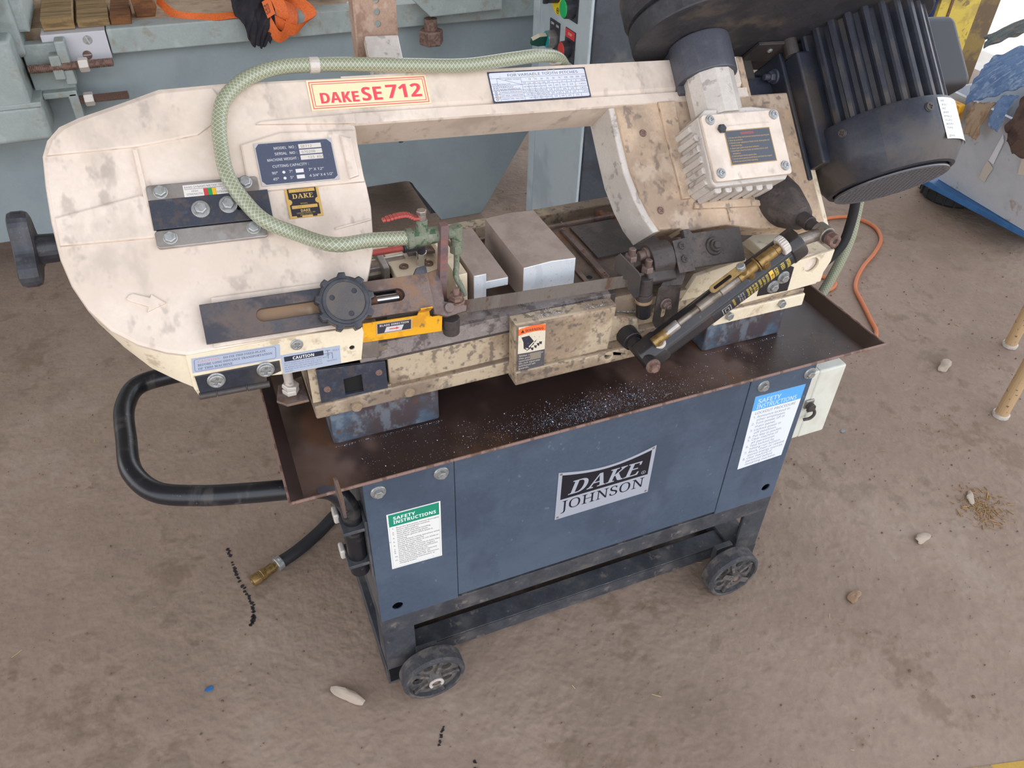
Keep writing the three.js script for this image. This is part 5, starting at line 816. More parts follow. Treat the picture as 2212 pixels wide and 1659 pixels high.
  part(ra, 'arm_wall', hd(prism([[0.058, 0.232], [0.0575, 0.183], [0.058, 0.137], [0.064, 0.100], [0.072, 0.072], [0.083, 0.050], [0.098, 0.052], [0.080, 0.101], [0.074, 0.137], [0.073, 0.232]], -0.065, -0.004, 0.002)), M.gear);
  for (const [u, v] of [[0.099, 0.188], [0.099, 0.078]]) part(ra, 'cross_screw', hd(crossScrew(V3(u, v, 0), Z1, 0.0052, u * 7)), M.rustBolt);
  part(ra, 'end_plate', hd(bx(0.366, 0.3745, 0.02, 0.16, -0.05, 0.001, 0.002)), M.creamClean);
  // right guide plate with its guide column, deflector and lower bracket
  const gp = part(head, 'guide_plate', hd([prism([[0.1195, 0.0455], [0.1285, 0.0455], [0.1330, 0.0390], [0.2105, 0.0390], [0.2080, -0.0085], [0.1195, -0.0085]], 0.002, 0.0115, 0.0008), prism([[0.0985, 0.0320], [0.1240, 0.0345], [0.1240, -0.0125], [0.0985, -0.0130]], 0.0105, 0.0125, 0.0005)]), M.darkSteel);
  for (const v of [0.0235, 0.0050]) part(gp, 'cross_screw', hd(crossScrew(V3(0.1105, v, 0.0122), Z1, 0.0056, v * 30)), M.darkSteel);
  part(gp, 'washer_bolt', hd([T(disc(0.0128, 0.0035, 26), 0.1615, 0.0165, 0.0115), T(disc(0.0090, 0.004, 24), 0.1615, 0.0165, 0.0148), T(hexG(0.0058, 0.004), 0.1615, 0.0165, 0.0180)]), M.darkSteel);
  const bk = part(gp, 'guide_block', hd([rod(V3(0.067, 0.014, -0.010), V3(0.098, 0.016, -0.006), 0.0235, 0.0235, 30), bx(0.055, 0.100, -0.018, 0.012, -0.030, 0.004, 0.004)]), M.darkSteel);
  part(bk, 'socket_bolt', hd([rod(V3(0.0665, 0.022, -0.004), V3(0.0525, 0.021, -0.005), 0.0068), rod(V3(0.0665, 0.022, -0.004), V3(0.0615, 0.0216, -0.0044), 0.010)]), M.brownSteel);
  for (const [x, y, z] of [[0.0395, 0.713, -0.070], [0.0585, 0.700, -0.056]]) part(bk, 'stud_nut', [rod(V3(x, y - 0.02, z), V3(x + 0.001, y + 0.012, z), 0.0050), T(hexG(0.0088, 0.009), x, y - 0.006, z, -Math.PI / 2)], M.brownSteel);
  part(bk, 'guide_roller', [rod(V3(0.0540, 0.690, -0.050), V3(0.0555, 0.664, -0.050), 0.0105), rod(V3(0.0555, 0.664, -0.050), V3(0.0560, 0.652, -0.050), 0.0115)], M.darkSteel);
  part(bk, 'brush', [rod(V3(0.0565, 0.652, -0.050), V3(0.061, 0.624, -0.052), 0.0105, 0.0100)], M.cylinder);
  part(bk, 'brush_band', rod(V3(0.0558, 0.6555, -0.050), V3(0.0562, 0.650, -0.050), 0.0121), M.castTan);
  { // dark deflector plate across the blade
    const g = prism([[-0.030, 0.028], [-0.022, 0.037], [0.018, 0.012], [0.024, 0.004], [0.024, -0.040], [0.016, -0.044], [0.002, -0.030], [-0.001, -0.008], [-0.006, -0.013], [-0.018, -0.010], [-0.029, 0.000]].map((p) => [p[0] * 0.72, p[1] * 0.72]), -0.001, 0.001, 0.0004);
    g.applyMatrix4(new THREE.Matrix4().makeRotationY(-0.95)); part(gp, 'deflector_plate', g.applyMatrix4(new THREE.Matrix4().makeTranslation(0.0265, 0.700, -0.0490)), M.motor);
  }
  // lower bracket with slot
  const lb = part(saw, 'slotted_bracket', [prism([[0.0745, 0.6700], [0.0800, 0.6740], [0.1105, 0.6640], [0.1135, 0.6200], [0.0920, 0.5985], [0.0800, 0.6030], [0.0735, 0.6150]], -0.047, -0.045, 0.0006, [slot(0.6185, 0.6400, -0.0925, -0.0855).map((p) => [-p[1], p[0]])]), T(prism([[0.0, 0], [0.033, -0.004], [0.056, 0.028], [0.024, 0.026]], -0.001, 0.001, 0.0004), 0.0770, 0.6720, -0.046, -0.75, 0, 0)], M.motor);
  lb.material = M.darkSteel;
  part(lb, 'slot_bolt', [rod(V3(0.0895, 0.6425, -0.045), V3(0.0895, 0.6425, -0.0425), 0.0088), T(hexG(0.0066, 0.005), 0.0895, 0.6425, -0.0425), rod(V3(0.0895, 0.6425, -0.04), V3(0.0895, 0.6425, -0.033), 0.0034)], M.brownSteel);
  // rear bracket and perforated bar on the bow
  const rb = part(head, 'rear_bracket', hd(bx(-0.2405, -0.1955, 0.27, 0.3735, -0.075, -0.060, 0.002)), M.tinBlock);
  part(rb, 'perforated_bar', [T(prism(rect(-0.0275, 0.0275, -0.03, 0.30), -0.004, 0, 0.0006, Array.from({ length: 9 }, (_, i) => circ(0.001, 0.028 + i * 0.0148, 0.0042, 18))), -0.2075, 0.919, -0.370), bx(-0.2375, -0.2345, 0.889, 1.22, -0.395, -0.370, 0.0008)], M.strapSteel);
}
// ---------------- gearbox, belt guard and motor on the head
{
  const gb = part(saw, 'gearbox', hd([
    prism([[0.150, 0.092], [0.156, 0.086], [0.270, 0.086], [0.277, 0.094], [0.279, 0.186], [0.240, 0.192], [0.165, 0.192], [0.152, 0.182]], 0, 0.0545, 0.002),
    // fins down the left side and along the bottom
    ...Array.from({ length: 6 }, (_, i) => prism([[0.1545, 0], [0.1475, 0.0006], [0.1455, 0.0030], [0.1455, 0.0075], [0.1475, 0.0100], [0.1545, 0.0106]].map((p) => [p[0], p[1] + 0.0925 + i * 0.0152]), 0.002, 0.046 - (i > 4 ? 0.008 : 0), 0.0015)),
    ...Array.from({ length: 6 }, (_, i) => prism([[0.0, 0.0885], [0.0006, 0.0815], [0.003, 0.0795], [0.0085, 0.0795], [0.0110, 0.0815], [0.0118, 0.0885]].map((p) => [p[0] + 0.158 + i * 0.0185, p[1]]), 0.002, 0.046 - i * 0.002, 0.0015)),
    prism(circ(0, 0, 0.0345, 10), 0, 0.078, 0.001).applyMatrix4(new THREE.Matrix4().makeRotationX(-Math.PI / 2)).translate(0.2035, 0.186, 0.0275),
  ]), M.gear);
  const cv = part(gb, 'gear_cover', hd([prism(rrect(0.1525, 0.2780, 0.0910, 0.1825, 0.005), 0.0550, 0.0605, 0.001), prism([[0.175, 0.1645], [0.258, 0.1645], [0.258, 0.1655], [0.175, 0.1655]], 0.060, 0.0615, 0.0004)]), M.cream);
  for (const [u, v] of [[0.1650, 0.1745], [0.2685, 0.1750], [0.1630, 0.1015], [0.2680, 0.1025]]) part(cv, 'cover_screw', hd([T(disc(0.0068, 0.0022, 22), u, v, 0.0605), ...crossScrew(V3(u, v, 0.0622), Z1, 0.0050, u * 9)]), M.zinc);
  part(cv, 'filler_plug', hd(T(hexG(0.0062, 0.005), 0.1790, 0.1610, 0.0605)), M.plastic);
  plate(cv, 'warning_plate', hq(0.1825, 0.2570, 0.1105, 0.1585, 0.0603), print(512, 330, (x, w, h) => {
    x.fillStyle = '#a8884e'; x.fillRect(0, 0, w, h); x.fillStyle = '#4b4f5a'; x.fillRect(8, 8, w - 16, h - 16); txt(x, 'WARNING', 250, 36, 'bold 34px sans-serif', '#b84a44', 'center', 150);
    ['1. For your own safety read instruction manual before operating saw.', '2. Wear eye protection.', '3. Maintain proper adjustment of blade tension, blade guides and', '    thrust bearings.', '4. Adjust upper guide to just clear workpiece.', '5. Keep fingers away from blade. Use wooden stick for small', '    workpieces.', '6. Hold workpiece firmly against table.', '7. Do not remove jammed cut-off pieces until blade has stopped.', '8. Mount saw securely before operating.'].forEach((s, i) => txt(x, s, 24, 72 + i * 25, 'bold 17px sans-serif', '#b9934c', 'left', Math.min(470, s.length * 7.1)));
  }, 0.4), 0.0006);
  // belt guard
  const c1 = [0.200, 0.042], c2 = [0.482, 0.028];
  const stad = (r, r2) => { const a0 = Math.atan2(c2[1] - c1[1], c2[0] - c1[0]); return [...circ(c1[0], c1[1], r, 36, a0 + Math.PI / 2, a0 + Math.PI * 1.5), ...circ(c2[0], c2[1], r2, 36, a0 - Math.PI / 2, a0 + Math.PI / 2)].map((p) => [p[0], p[1]]); };
  const up = new THREE.Matrix4().set(1, 0, 0, 0, 0, 0, 1, 0, 0, 1, 0, 0, 0, 0, 0, 1); // (u, d) outline raised along v
  const vx = (pts, v0, v1, b, holes) => { const g = prism(pts, v0, v1, b, holes).applyMatrix4(up); const p = g.attributes.position, n = g.attributes.normal, u = g.attributes.uv; for (let i = 0; i < p.count; i += 3) for (const A of [p, n, u]) { const s = A.itemSize; for (let k = 0; k < s; k++) { const a = A.array[(i + 1) * s + k]; A.array[(i + 1) * s + k] = A.array[(i + 2) * s + k]; A.array[(i + 2) * s + k] = a; } } return boxUV(g); };
  const bg = part(saw, 'belt_guard', hd([vx(stad(0.098, 0.110), 0.3015, 0.330, 0.003)]), M.guard);
  part(bg, 'guard_lid', hd([vx(stad(0.1005, 0.1125), 0.3315, 0.385, 0.012)]), M.guard);
  part(bg, 'shaft_collar', hd([vx(circ(0.205, 0.022, 0.0425, 40), 0.247, 0.3010, 0.002), vx([[0.166, 0.01], [0.172, -0.018], [0.19, -0.02], [0.19, 0.01]], 0.236, 0.301, 0.002)]), M.collar);
  const bb = part(bg, 'guard_bracket', hd([bx(0.310, 0.372, 0.296, 0.3010, -0.030, 0.020, 0.001), bx(0.292, 0.330, 0.262, 0.30, -0.032, -0.026, 0.002), rod(V3(0.366, 0.278, 0.018), V3(0.366, 0.320, 0.018), 0.0105)]), M.motor);
  part(bb, 'cross_screw', hd(crossScrew(V3(0, 0, 0), Z1, 0.0045, 0.2).map((g) => T(g, 0.342, 0.296, 0.002, Math.PI / 2))), M.zinc);
  // motor mounting plate
  const mp = part(saw, 'motor_plate', hd([bx(0.356, 0.364, 0.095, 0.292, -0.065, 0.004, 0.003), bx(0.300, 0.357, 0.20, 0.285, -0.060, -0.050, 0.003), bx(0.290, 0.357, 0.10, 0.27, -0.034, -0.026, 0.002)]), M.motor);
  for (const [v, d] of [[0.264, -0.016], [0.166, -0.024]]) part(mp, 'mount_bolt', hd([place(disc(0.0112, 0.003, 24), V3(0.356, v, d), V3(-1, 0, 0)), place(hexG(0.0080, 0.008), V3(0.353, v, d), V3(-1, 0, 0)), rod(V3(0.346, v, d), V3(0.336, v, d), 0.0046)]), M.collar);
  // motor: finned body, fan cover with grille, end bell, capacitor boxes
  const um = 0.482, dm = 0.025, m0 = V3(um, 0, dm), at = (v) => V3(um, v, dm);
  const fins = []; const N = 26;
  const mo = part(saw, 'motor', hd([rod(at(0.150), at(0.316), 0.086, 0.086, 48, 0.001)]), M.motor);
  for (let i = 0; i < N; i++) {
    const a = i / N * 6.283; const g = prism([[0.083, -0.0075], [0.0955, -0.0050], [0.0985, -0.0030], [0.0985, 0.0030], [0.0955, 0.0050], [0.083, 0.0075]], 0, 0.158, 0.001); // radial profile, z along axis
    g.applyMatrix4(new THREE.Matrix4().makeRotationZ(a)); const mm = new THREE.Matrix4().set(1, 0, 0, um, 0, 0, 1, 0.1555, 0, -1, 0, dm, 0, 0, 0, 1);
    const vis = Math.sin(-a) ; part(mo, 'cooling_fin', hd(g.applyMatrix4(mm)), M.motor);
  }
  const fcv = part(mo, 'fan_cover', hd([turned([[0.1035, 0.0], [0.1050, -0.004], [0.1050, -0.054], [0.1025, -0.062], [0.088, -0.086], [0.0835, -0.088], [0.0805, -0.086], [0.0800, -0.080], [0.0, -0.078], [0, -0.002], [0.1035, 0]].map((p) => [p[0], p[1] + 0.09]), at(0.068), at(1), 64)]), M.motor);
  const hx = []; const hs = 0.0085; for (let i = -9; i <= 9; i++) for (let j = -9; j <= 9; j++) { const x = hs * (i + (j & 1) / 2), y = hs * 0.866 * j; if (Math.hypot(x, y) < 0.0745) hx.push(circ(x, y, hs * 0.40, 6, 0.5236, 6.2832 + 0.5236 - 1.0472)); }
  const gr = prism(circ(0, 0, 0.0800, 48), 0, 0.0025, 0, hx);
  part(fcv, 'fan_grille', hd(gr.applyMatrix4(new THREE.Matrix4().set(1, 0, 0, um, 0, 0, 1, 0.0655, 0, -1, 0, dm, 0, 0, 0, 1))), plain([104, 104, 110], 0.4, 0.2));
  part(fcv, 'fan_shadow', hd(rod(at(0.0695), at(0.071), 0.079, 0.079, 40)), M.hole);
  for (const a of [-0.12, -1.25]) { const p = V3(um + 0.105 * Math.sin(a), 0.141, dm + 0.105 * Math.cos(a)); part(fcv, 'cover_screw', hd(crossScrew(p, V3(Math.sin(a), 0, Math.cos(a)), 0.0068, 0.2)), M.motor); }
  part(mo, 'end_bell', hd([turned([[0, 0], [0.099, 0], [0.099, 0.012], [0.092, 0.030], [0.06, 0.040], [0, 0.040]], at(0.3155), at(1), 48)]), M.motor);
  // data label wrapped on the fan cover
  {
    const tex = print(384, 384, (x, w, h) => {
      x.fillStyle = '#f0f0e8'; x.fillRect(0, 0, w, h); ['HP', 'VOLT', 'HZ', 'AMP', 'PHASE', 'CLASS', 'WORK', 'TYPE', '', 'JINN'].forEach((s, i) => txt(x, s, 22, 34 + i * 36, 'bold 27px sans-serif', '#4a505c')); ['1', '115/230', '60', '13.6/6.8', '1', 'B', 'CONT.', 'CAP.', '', 'MOTOR'].forEach((s, i) => txt(x, s, 200, 34 + i * 36, '25px sans-serif', '#6a707a'));
    }, 0.3);
    const P = [], UV = [], K = 10, a0 = 0.05, a1 = 0.85, v0 = 0.094, v1 = 0.1535, pt = (k, v) => { const a = lerp(a0, a1, k / K); return hp(um + 0.1056 * Math.sin(a), v, dm + 0.1056 * Math.cos(a)); };
    for (let k = 0; k < K; k++) for (const [i, j] of [[0, 0], [1, 0], [1, 1], [0, 0], [1, 1], [0, 1]]) { const p = pt(k + i, j ? v1 : v0); P.push(p.x, p.y, p.z); UV.push((k + i) / K, j); }
    const g = new THREE.BufferGeometry(); g.setAttribute('position', new THREE.Float32BufferAttribute(P, 3)); g.setAttribute('uv', new THREE.Float32BufferAttribute(UV, 2)); g.computeVertexNormals(); part(fcv, 'motor_label', g, tex);
  }
  part(mo, 'capacitor_box', hd([bx(0.575, 0.655, 0.196, 0.312, 0.0, 0.064, 0.016), bx(0.560, 0.60, 0.182, 0.315, -0.01, 0.050, 0.004)]), M.capacitor);
  part(mo, 'capacitor_box', hd([bx(0.590, 0.690, 0.150, 0.30, -0.065, -0.005, 0.014)]), M.capacitor);
  part(mo, 'box_screw', hd([rod(V3(0.572, 0.318, 0.045), V3(0.572, 0.326, 0.045), 0.004), rod(V3(0.590, 0.176, 0.055), V3(0.590, 0.166, 0.055), 0.004)]), M.zinc);
  part(mo, 'motor_foot', hd([bx(0.364, 0.395, 0.11, 0.28, -0.05, 0.03, 0.004)]), M.motor);
  // power lead and the green hose hanging behind
  part(saw, 'power_lead', pipe([[0.53, 0.70, -0.20], [0.552, 0.655, -0.20], [0.560, 0.60, -0.20], [0.556, 0.560, -0.20], [0.535, 0.520, -0.21], [0.49, 0.48, -0.23], [0.44, 0.46, -0.25], [0.36, 0.45, -0.27]], 0.0085, 12, 70), M.hoseBlack);
  part(saw, 'return_hose', pipe([[0.60, 0.66, -0.24], [0.604, 0.60, -0.235], [0.602, 0.55, -0.228], [0.590, 0.49, -0.225], [0.570, 0.43, -0.225], [0.54, 0.36, -0.23], [0.49, 0.30, -0.25], [0.37, 0.27, -0.28]], 0.0095, 12, 80), M.hose);
  part(saw, 'cable_tie', [rod(V3(0.556, 0.562, -0.206), V3(0.553, 0.548, -0.208), 0.0105)], M.castTan);
}
// ---------------- hydraulic feed cylinder
{
  const A = V3(0.047, 0.597, -0.004), B = V3(0.2405, 0.7205, -0.004), dir = B.clone().sub(A).normalize(), pt = (t, n = 0, z = 0) => A.clone().addScaledVector(dir, t).add(V3(-dir.y, dir.x, 0).multiplyScalar(n)).add(V3(0, 0, z));
  const L = A.distanceTo(B);
  const cy = part(saw, 'feed_cylinder', [turned([[0, -0.014], [0.0215, -0.014], [0.0225, -0.012], [0.0225, 0.018], [0.0212, 0.020], [0.0205, 0.022], [0.0205, L - 0.004], [0.0222, L - 0.002], [0.0222, L + 0.016], [0.021, L + 0.018], [0.0145, L + 0.0185], [0, L + 0.0185]], A, B, 44)], M.cylinder, 'black hydraulic feed cylinder');
  part(cy, 'pivot_pin', [rod(V3(0.036, 0.600, -0.066), V3(0.036, 0.600, -0.030), 0.0165, 0.0145), rod(V3(0.036, 0.600, -0.030), V3(0.0365, 0.598, 0.018), 0.0105), rod(V3(0.0365, 0.598, 0.014), V3(0.0365, 0.598, 0.024), 0.0105)], M.cylinder);
  part(cy, 'pivot_bolt', [place(disc(0.0105, 0.0035, 26), V3(0.0365, 0.598, 0.024), Z1), T(hexG(0.0072, 0.006), 0.0365, 0.598, 0.027, 0, 0, 0.3)], M.rustBolt);
  const R = pt(L + 0.018), E = V3(0.2955, 0.7350, -0.004).clone();
  part(cy, 'piston_rod', [rod(R, E, 0.0085)], M.steelTube);
  part(cy, 'rod_eye', [rod(V3(E.x, E.y, -0.014), V3(E.x, E.y, 0.006), 0.0120)], M.steelTube);
  part(cy, 'eye_pin', [rod(V3(E.x, E.y, -0.05), V3(E.x, E.y, 0.020), 0.0080), ...socketScrew(V3(E.x, E.y, 0.006), Z1, 0.0095).map((g) => g)], M.darkSteel);
  part(cy, 'eye_pin_head', [T(prism(circ(0, 0, 0.0092, 26), 0, 0.014, 0.001, [circ(0, 0, 0.0042, 6)]), E.x, E.y, 0.008)], M.rustBolt);
  part(cy, 'rod_boss', [turned([[0, 0], [0.040, 0], [0.034, 0.05], [0.022, 0.085], [0.0175, 0.095], [0.013, 0.097], [0, 0.097]], V3(0.297, 0.733, -0.145), V3(0.297, 0.733, 1), 36), rod(V3(E.x, E.y, -0.052), V3(E.x, E.y, -0.030), 0.0105), T(bx(-0.065, 0.02, -0.032, 0.032, -0.03, 0.0, 0.012), 0.285, 0.722, -0.105, 0, 0, 0.5)], M.darkSteel);
  // bypass tube with fittings along the top of the cylinder
  const tn = 0.021, tz = 0.0115;
  part(cy, 'bypass_tube', [rod(pt(0.052, tn + 0.004, tz), pt(0.085, tn + 0.004, tz), 0.0042), rod(pt(0.085, tn + 0.004, tz), pt(0.120, tn + 0.004, tz), 0.0062), rod(pt(0.120, tn + 0.004, tz), pt(0.150, tn + 0.004, tz), 0.0068)], M.steelTube);
  part(cy, 'tube_fitting', [rod(pt(0.030, tn + 0.003, tz), pt(0.052, tn + 0.004, tz), 0.0068)], M.zincPlate);
  part(cy, 'brass_elbow', [orient(prep(new THREE.CylinderGeometry(0.0075, 0.0075, 0.024, 6).translate(0, 0.012, 0)), pt(0.010, tn + 0.003, tz), pt(1, tn + 0.003, tz)), rod(pt(0.016, tn + 0.003, tz), pt(0.018, tn - 0.012, tz - 0.002), 0.0068)], M.brass);
  part(cy, 'elbow_washer', rod(pt(0.0175, tn - 0.008, tz - 0.001), pt(0.0177, tn - 0.003, tz), 0.0086), M.tinBlock);
  const bv = part(cy, 'brass_valve', [orient(prep(new THREE.CylinderGeometry(0.0078, 0.0078, 0.030, 6).translate(0, 0.015, 0)), pt(0.150, tn + 0.004, tz), pt(1, tn + 0.004, tz)), rod(pt(0.158, tn + 0.004, tz), pt(0.159, tn + 0.016, tz), 0.0062), rod(pt(0.166, tn + 0.004, tz), pt(0.167, tn - 0.012, tz - 0.002), 0.0070)], M.brass);
  part(cy, 'valve_block', [orient(prep(new THREE.CylinderGeometry(0.0085, 0.0085, 0.026, 6).translate(0, 0.013, 0)), pt(0.182, tn + 0.004, tz), pt(1, tn + 0.004, tz)), rod(pt(0.208, tn + 0.004, tz), pt(0.216, tn + 0.004, tz), 0.0072), rod(pt(0.190, tn + 0.004, tz), pt(0.190, tn - 0.010, tz - 0.002), 0.0085), rod(pt(0.178, tn + 0.004, tz), pt(0.180, tn + 0.004, tz), 0.0110)], M.brass);
  part(cy, 'feed_knob', [rod(pt(0.216, tn + 0.004, tz), pt(0.226, tn + 0.004, tz), 0.0125, 0.0125, 30), ...Array.from({ length: 22 }, (_, i) => { const a = i / 22 * 6.283, q = V3(-dir.y, dir.x, 0).multiplyScalar(Math.cos(a) * 0.0124).add(V3(0, 0, Math.sin(a) * 0.0124)); return rod(pt(0.2168, tn + 0.004, tz).add(q), pt(0.2252, tn + 0.004, tz).add(q), 0.0010, 0.0010, 6); })], M.tinBlock);
  part(cy, 'valve_nut', [rod(pt(0.159, tn + 0.016, tz), pt(0.1595, tn + 0.022, tz), 0.0058), orient(hexG(0.0058, 0.006).applyMatrix4(new THREE.Matrix4().makeRotationX(-Math.PI / 2)), pt(0.159, tn + 0.016, tz), pt(0.1595, tn + 1, tz))], M.zinc);
  part(cy, 'valve_lever', [(() => { const g = prism(slot(-0.046, 0.008, -0.0055, 0.0055), -0.001, 0.001, 0.0004, [slot(-0.040, -0.012, -0.0022, 0.0022)]); const ex = dir.clone(), ez = V3(-dir.y, dir.x, 0).multiplyScalar(0.8).add(V3(0, 0, 0.6)).normalize(), ey = ez.clone().cross(ex); return g.applyMatrix4(new THREE.Matrix4().makeBasis(ex, ey, ez).setPosition(pt(0.155, tn + 0.017, tz))); })()], M.brass);
  // wrapped label
  {
    const tex = print(512, 160, (x, w, h) => {
      x.fillStyle = '#2b2b30'; x.fillRect(0, 0, w, h); x.save(); x.translate(0, 0);
      const ver = (s, px, font, c, len) => { x.save(); x.translate(px, 10); x.rotate(Math.PI / 2); txt(x, s, 0, 0, font, c, 'left', len); x.restore(); };
      ver('HYDRAULIC', 478, 'bold 30px sans-serif', '#d8c050', 140); ver('FEED', 442, 'bold 28px sans-serif', '#d8c050', 70); ver('CONTROL', 402, 'bold 30px sans-serif', '#d8c050', 126); x.fillStyle = '#e0b848'; x.fillRect(362, 6, 24, 148); x.fillStyle = '#6a5626'; x.beginPath(); x.moveTo(366, 50); x.lineTo(382, 42); x.lineTo(382, 60); x.fill(); ver('    WARN', 374, 'bold 17px sans-serif', '#8a6c28', 110);
      [['REVERSE OIL', 346], ['CLAMP DO NOT', 324], ['DOWN. USE OF', 302], ['any part', 280], ['in the bed', 262], ['and cause', 244], ['damage', 226]].forEach(([s, p], i) => ver(s, p, 'bold 19px sans-serif', '#c8b048', 138 - i * 8)); [['see manual', 198], ['for setting', 184], ['of the feed', 170]].forEach(([s, p]) => ver(s, p, '13px sans-serif', '#b8b8b8', 120)); ver('DESIGN', 134, 'bold 16px sans-serif', '#c8a848', 70);
      x.strokeStyle = '#c8c8c8'; x.lineWidth = 3; x.strokeRect(60, 30, 50, 70); x.strokeRect(74, 46, 22, 38); x.restore();
    }, 0.4);
    const P = [], UV = [], K = 8, r = 0.0208, nrm = V3(-dir.y, dir.x, 0), q = (t, k) => { const a = lerp(0.95, -0.55, k / K); return A.clone().addScaledVector(dir, t).addScaledVector(nrm, r * Math.sin(a * 0.9 - 0.45)).add(V3(0, 0, r * Math.cos(a * 0.9 - 0.45))); };
    const t0 = L - 0.135, t1 = L - 0.004;
    for (let k = 0; k < K; k++) for (const [i, j] of [[0, 0], [0, 1], [1, 1], [0, 0], [1, 1], [1, 0]]) { const p = q(i ? t1 : t0, k + (j ? 0 : 1)); P.push(p.x, p.y, p.z); UV.push(i, 1 - (k + (j ? 0 : 1)) / K); }
    const P2 = [], U2 = []; for (let i = 0; i < P.length / 9; i++) { const o = i * 9, u = i * 6; P2.push(...P.slice(o, o + 3), ...P.slice(o + 6, o + 9), ...P.slice(o + 3, o + 6)); U2.push(...UV.slice(u, u + 2), ...UV.slice(u + 4, u + 6), ...UV.slice(u + 2, u + 4)); }
    const g = new THREE.BufferGeometry(); g.setAttribute('position', new THREE.Float32BufferAttribute(P2, 3)); g.setAttribute('uv', new THREE.Float32BufferAttribute(U2, 2)); g.computeVertexNormals(); part(cy, 'cylinder_label', g, tex);
  }
}
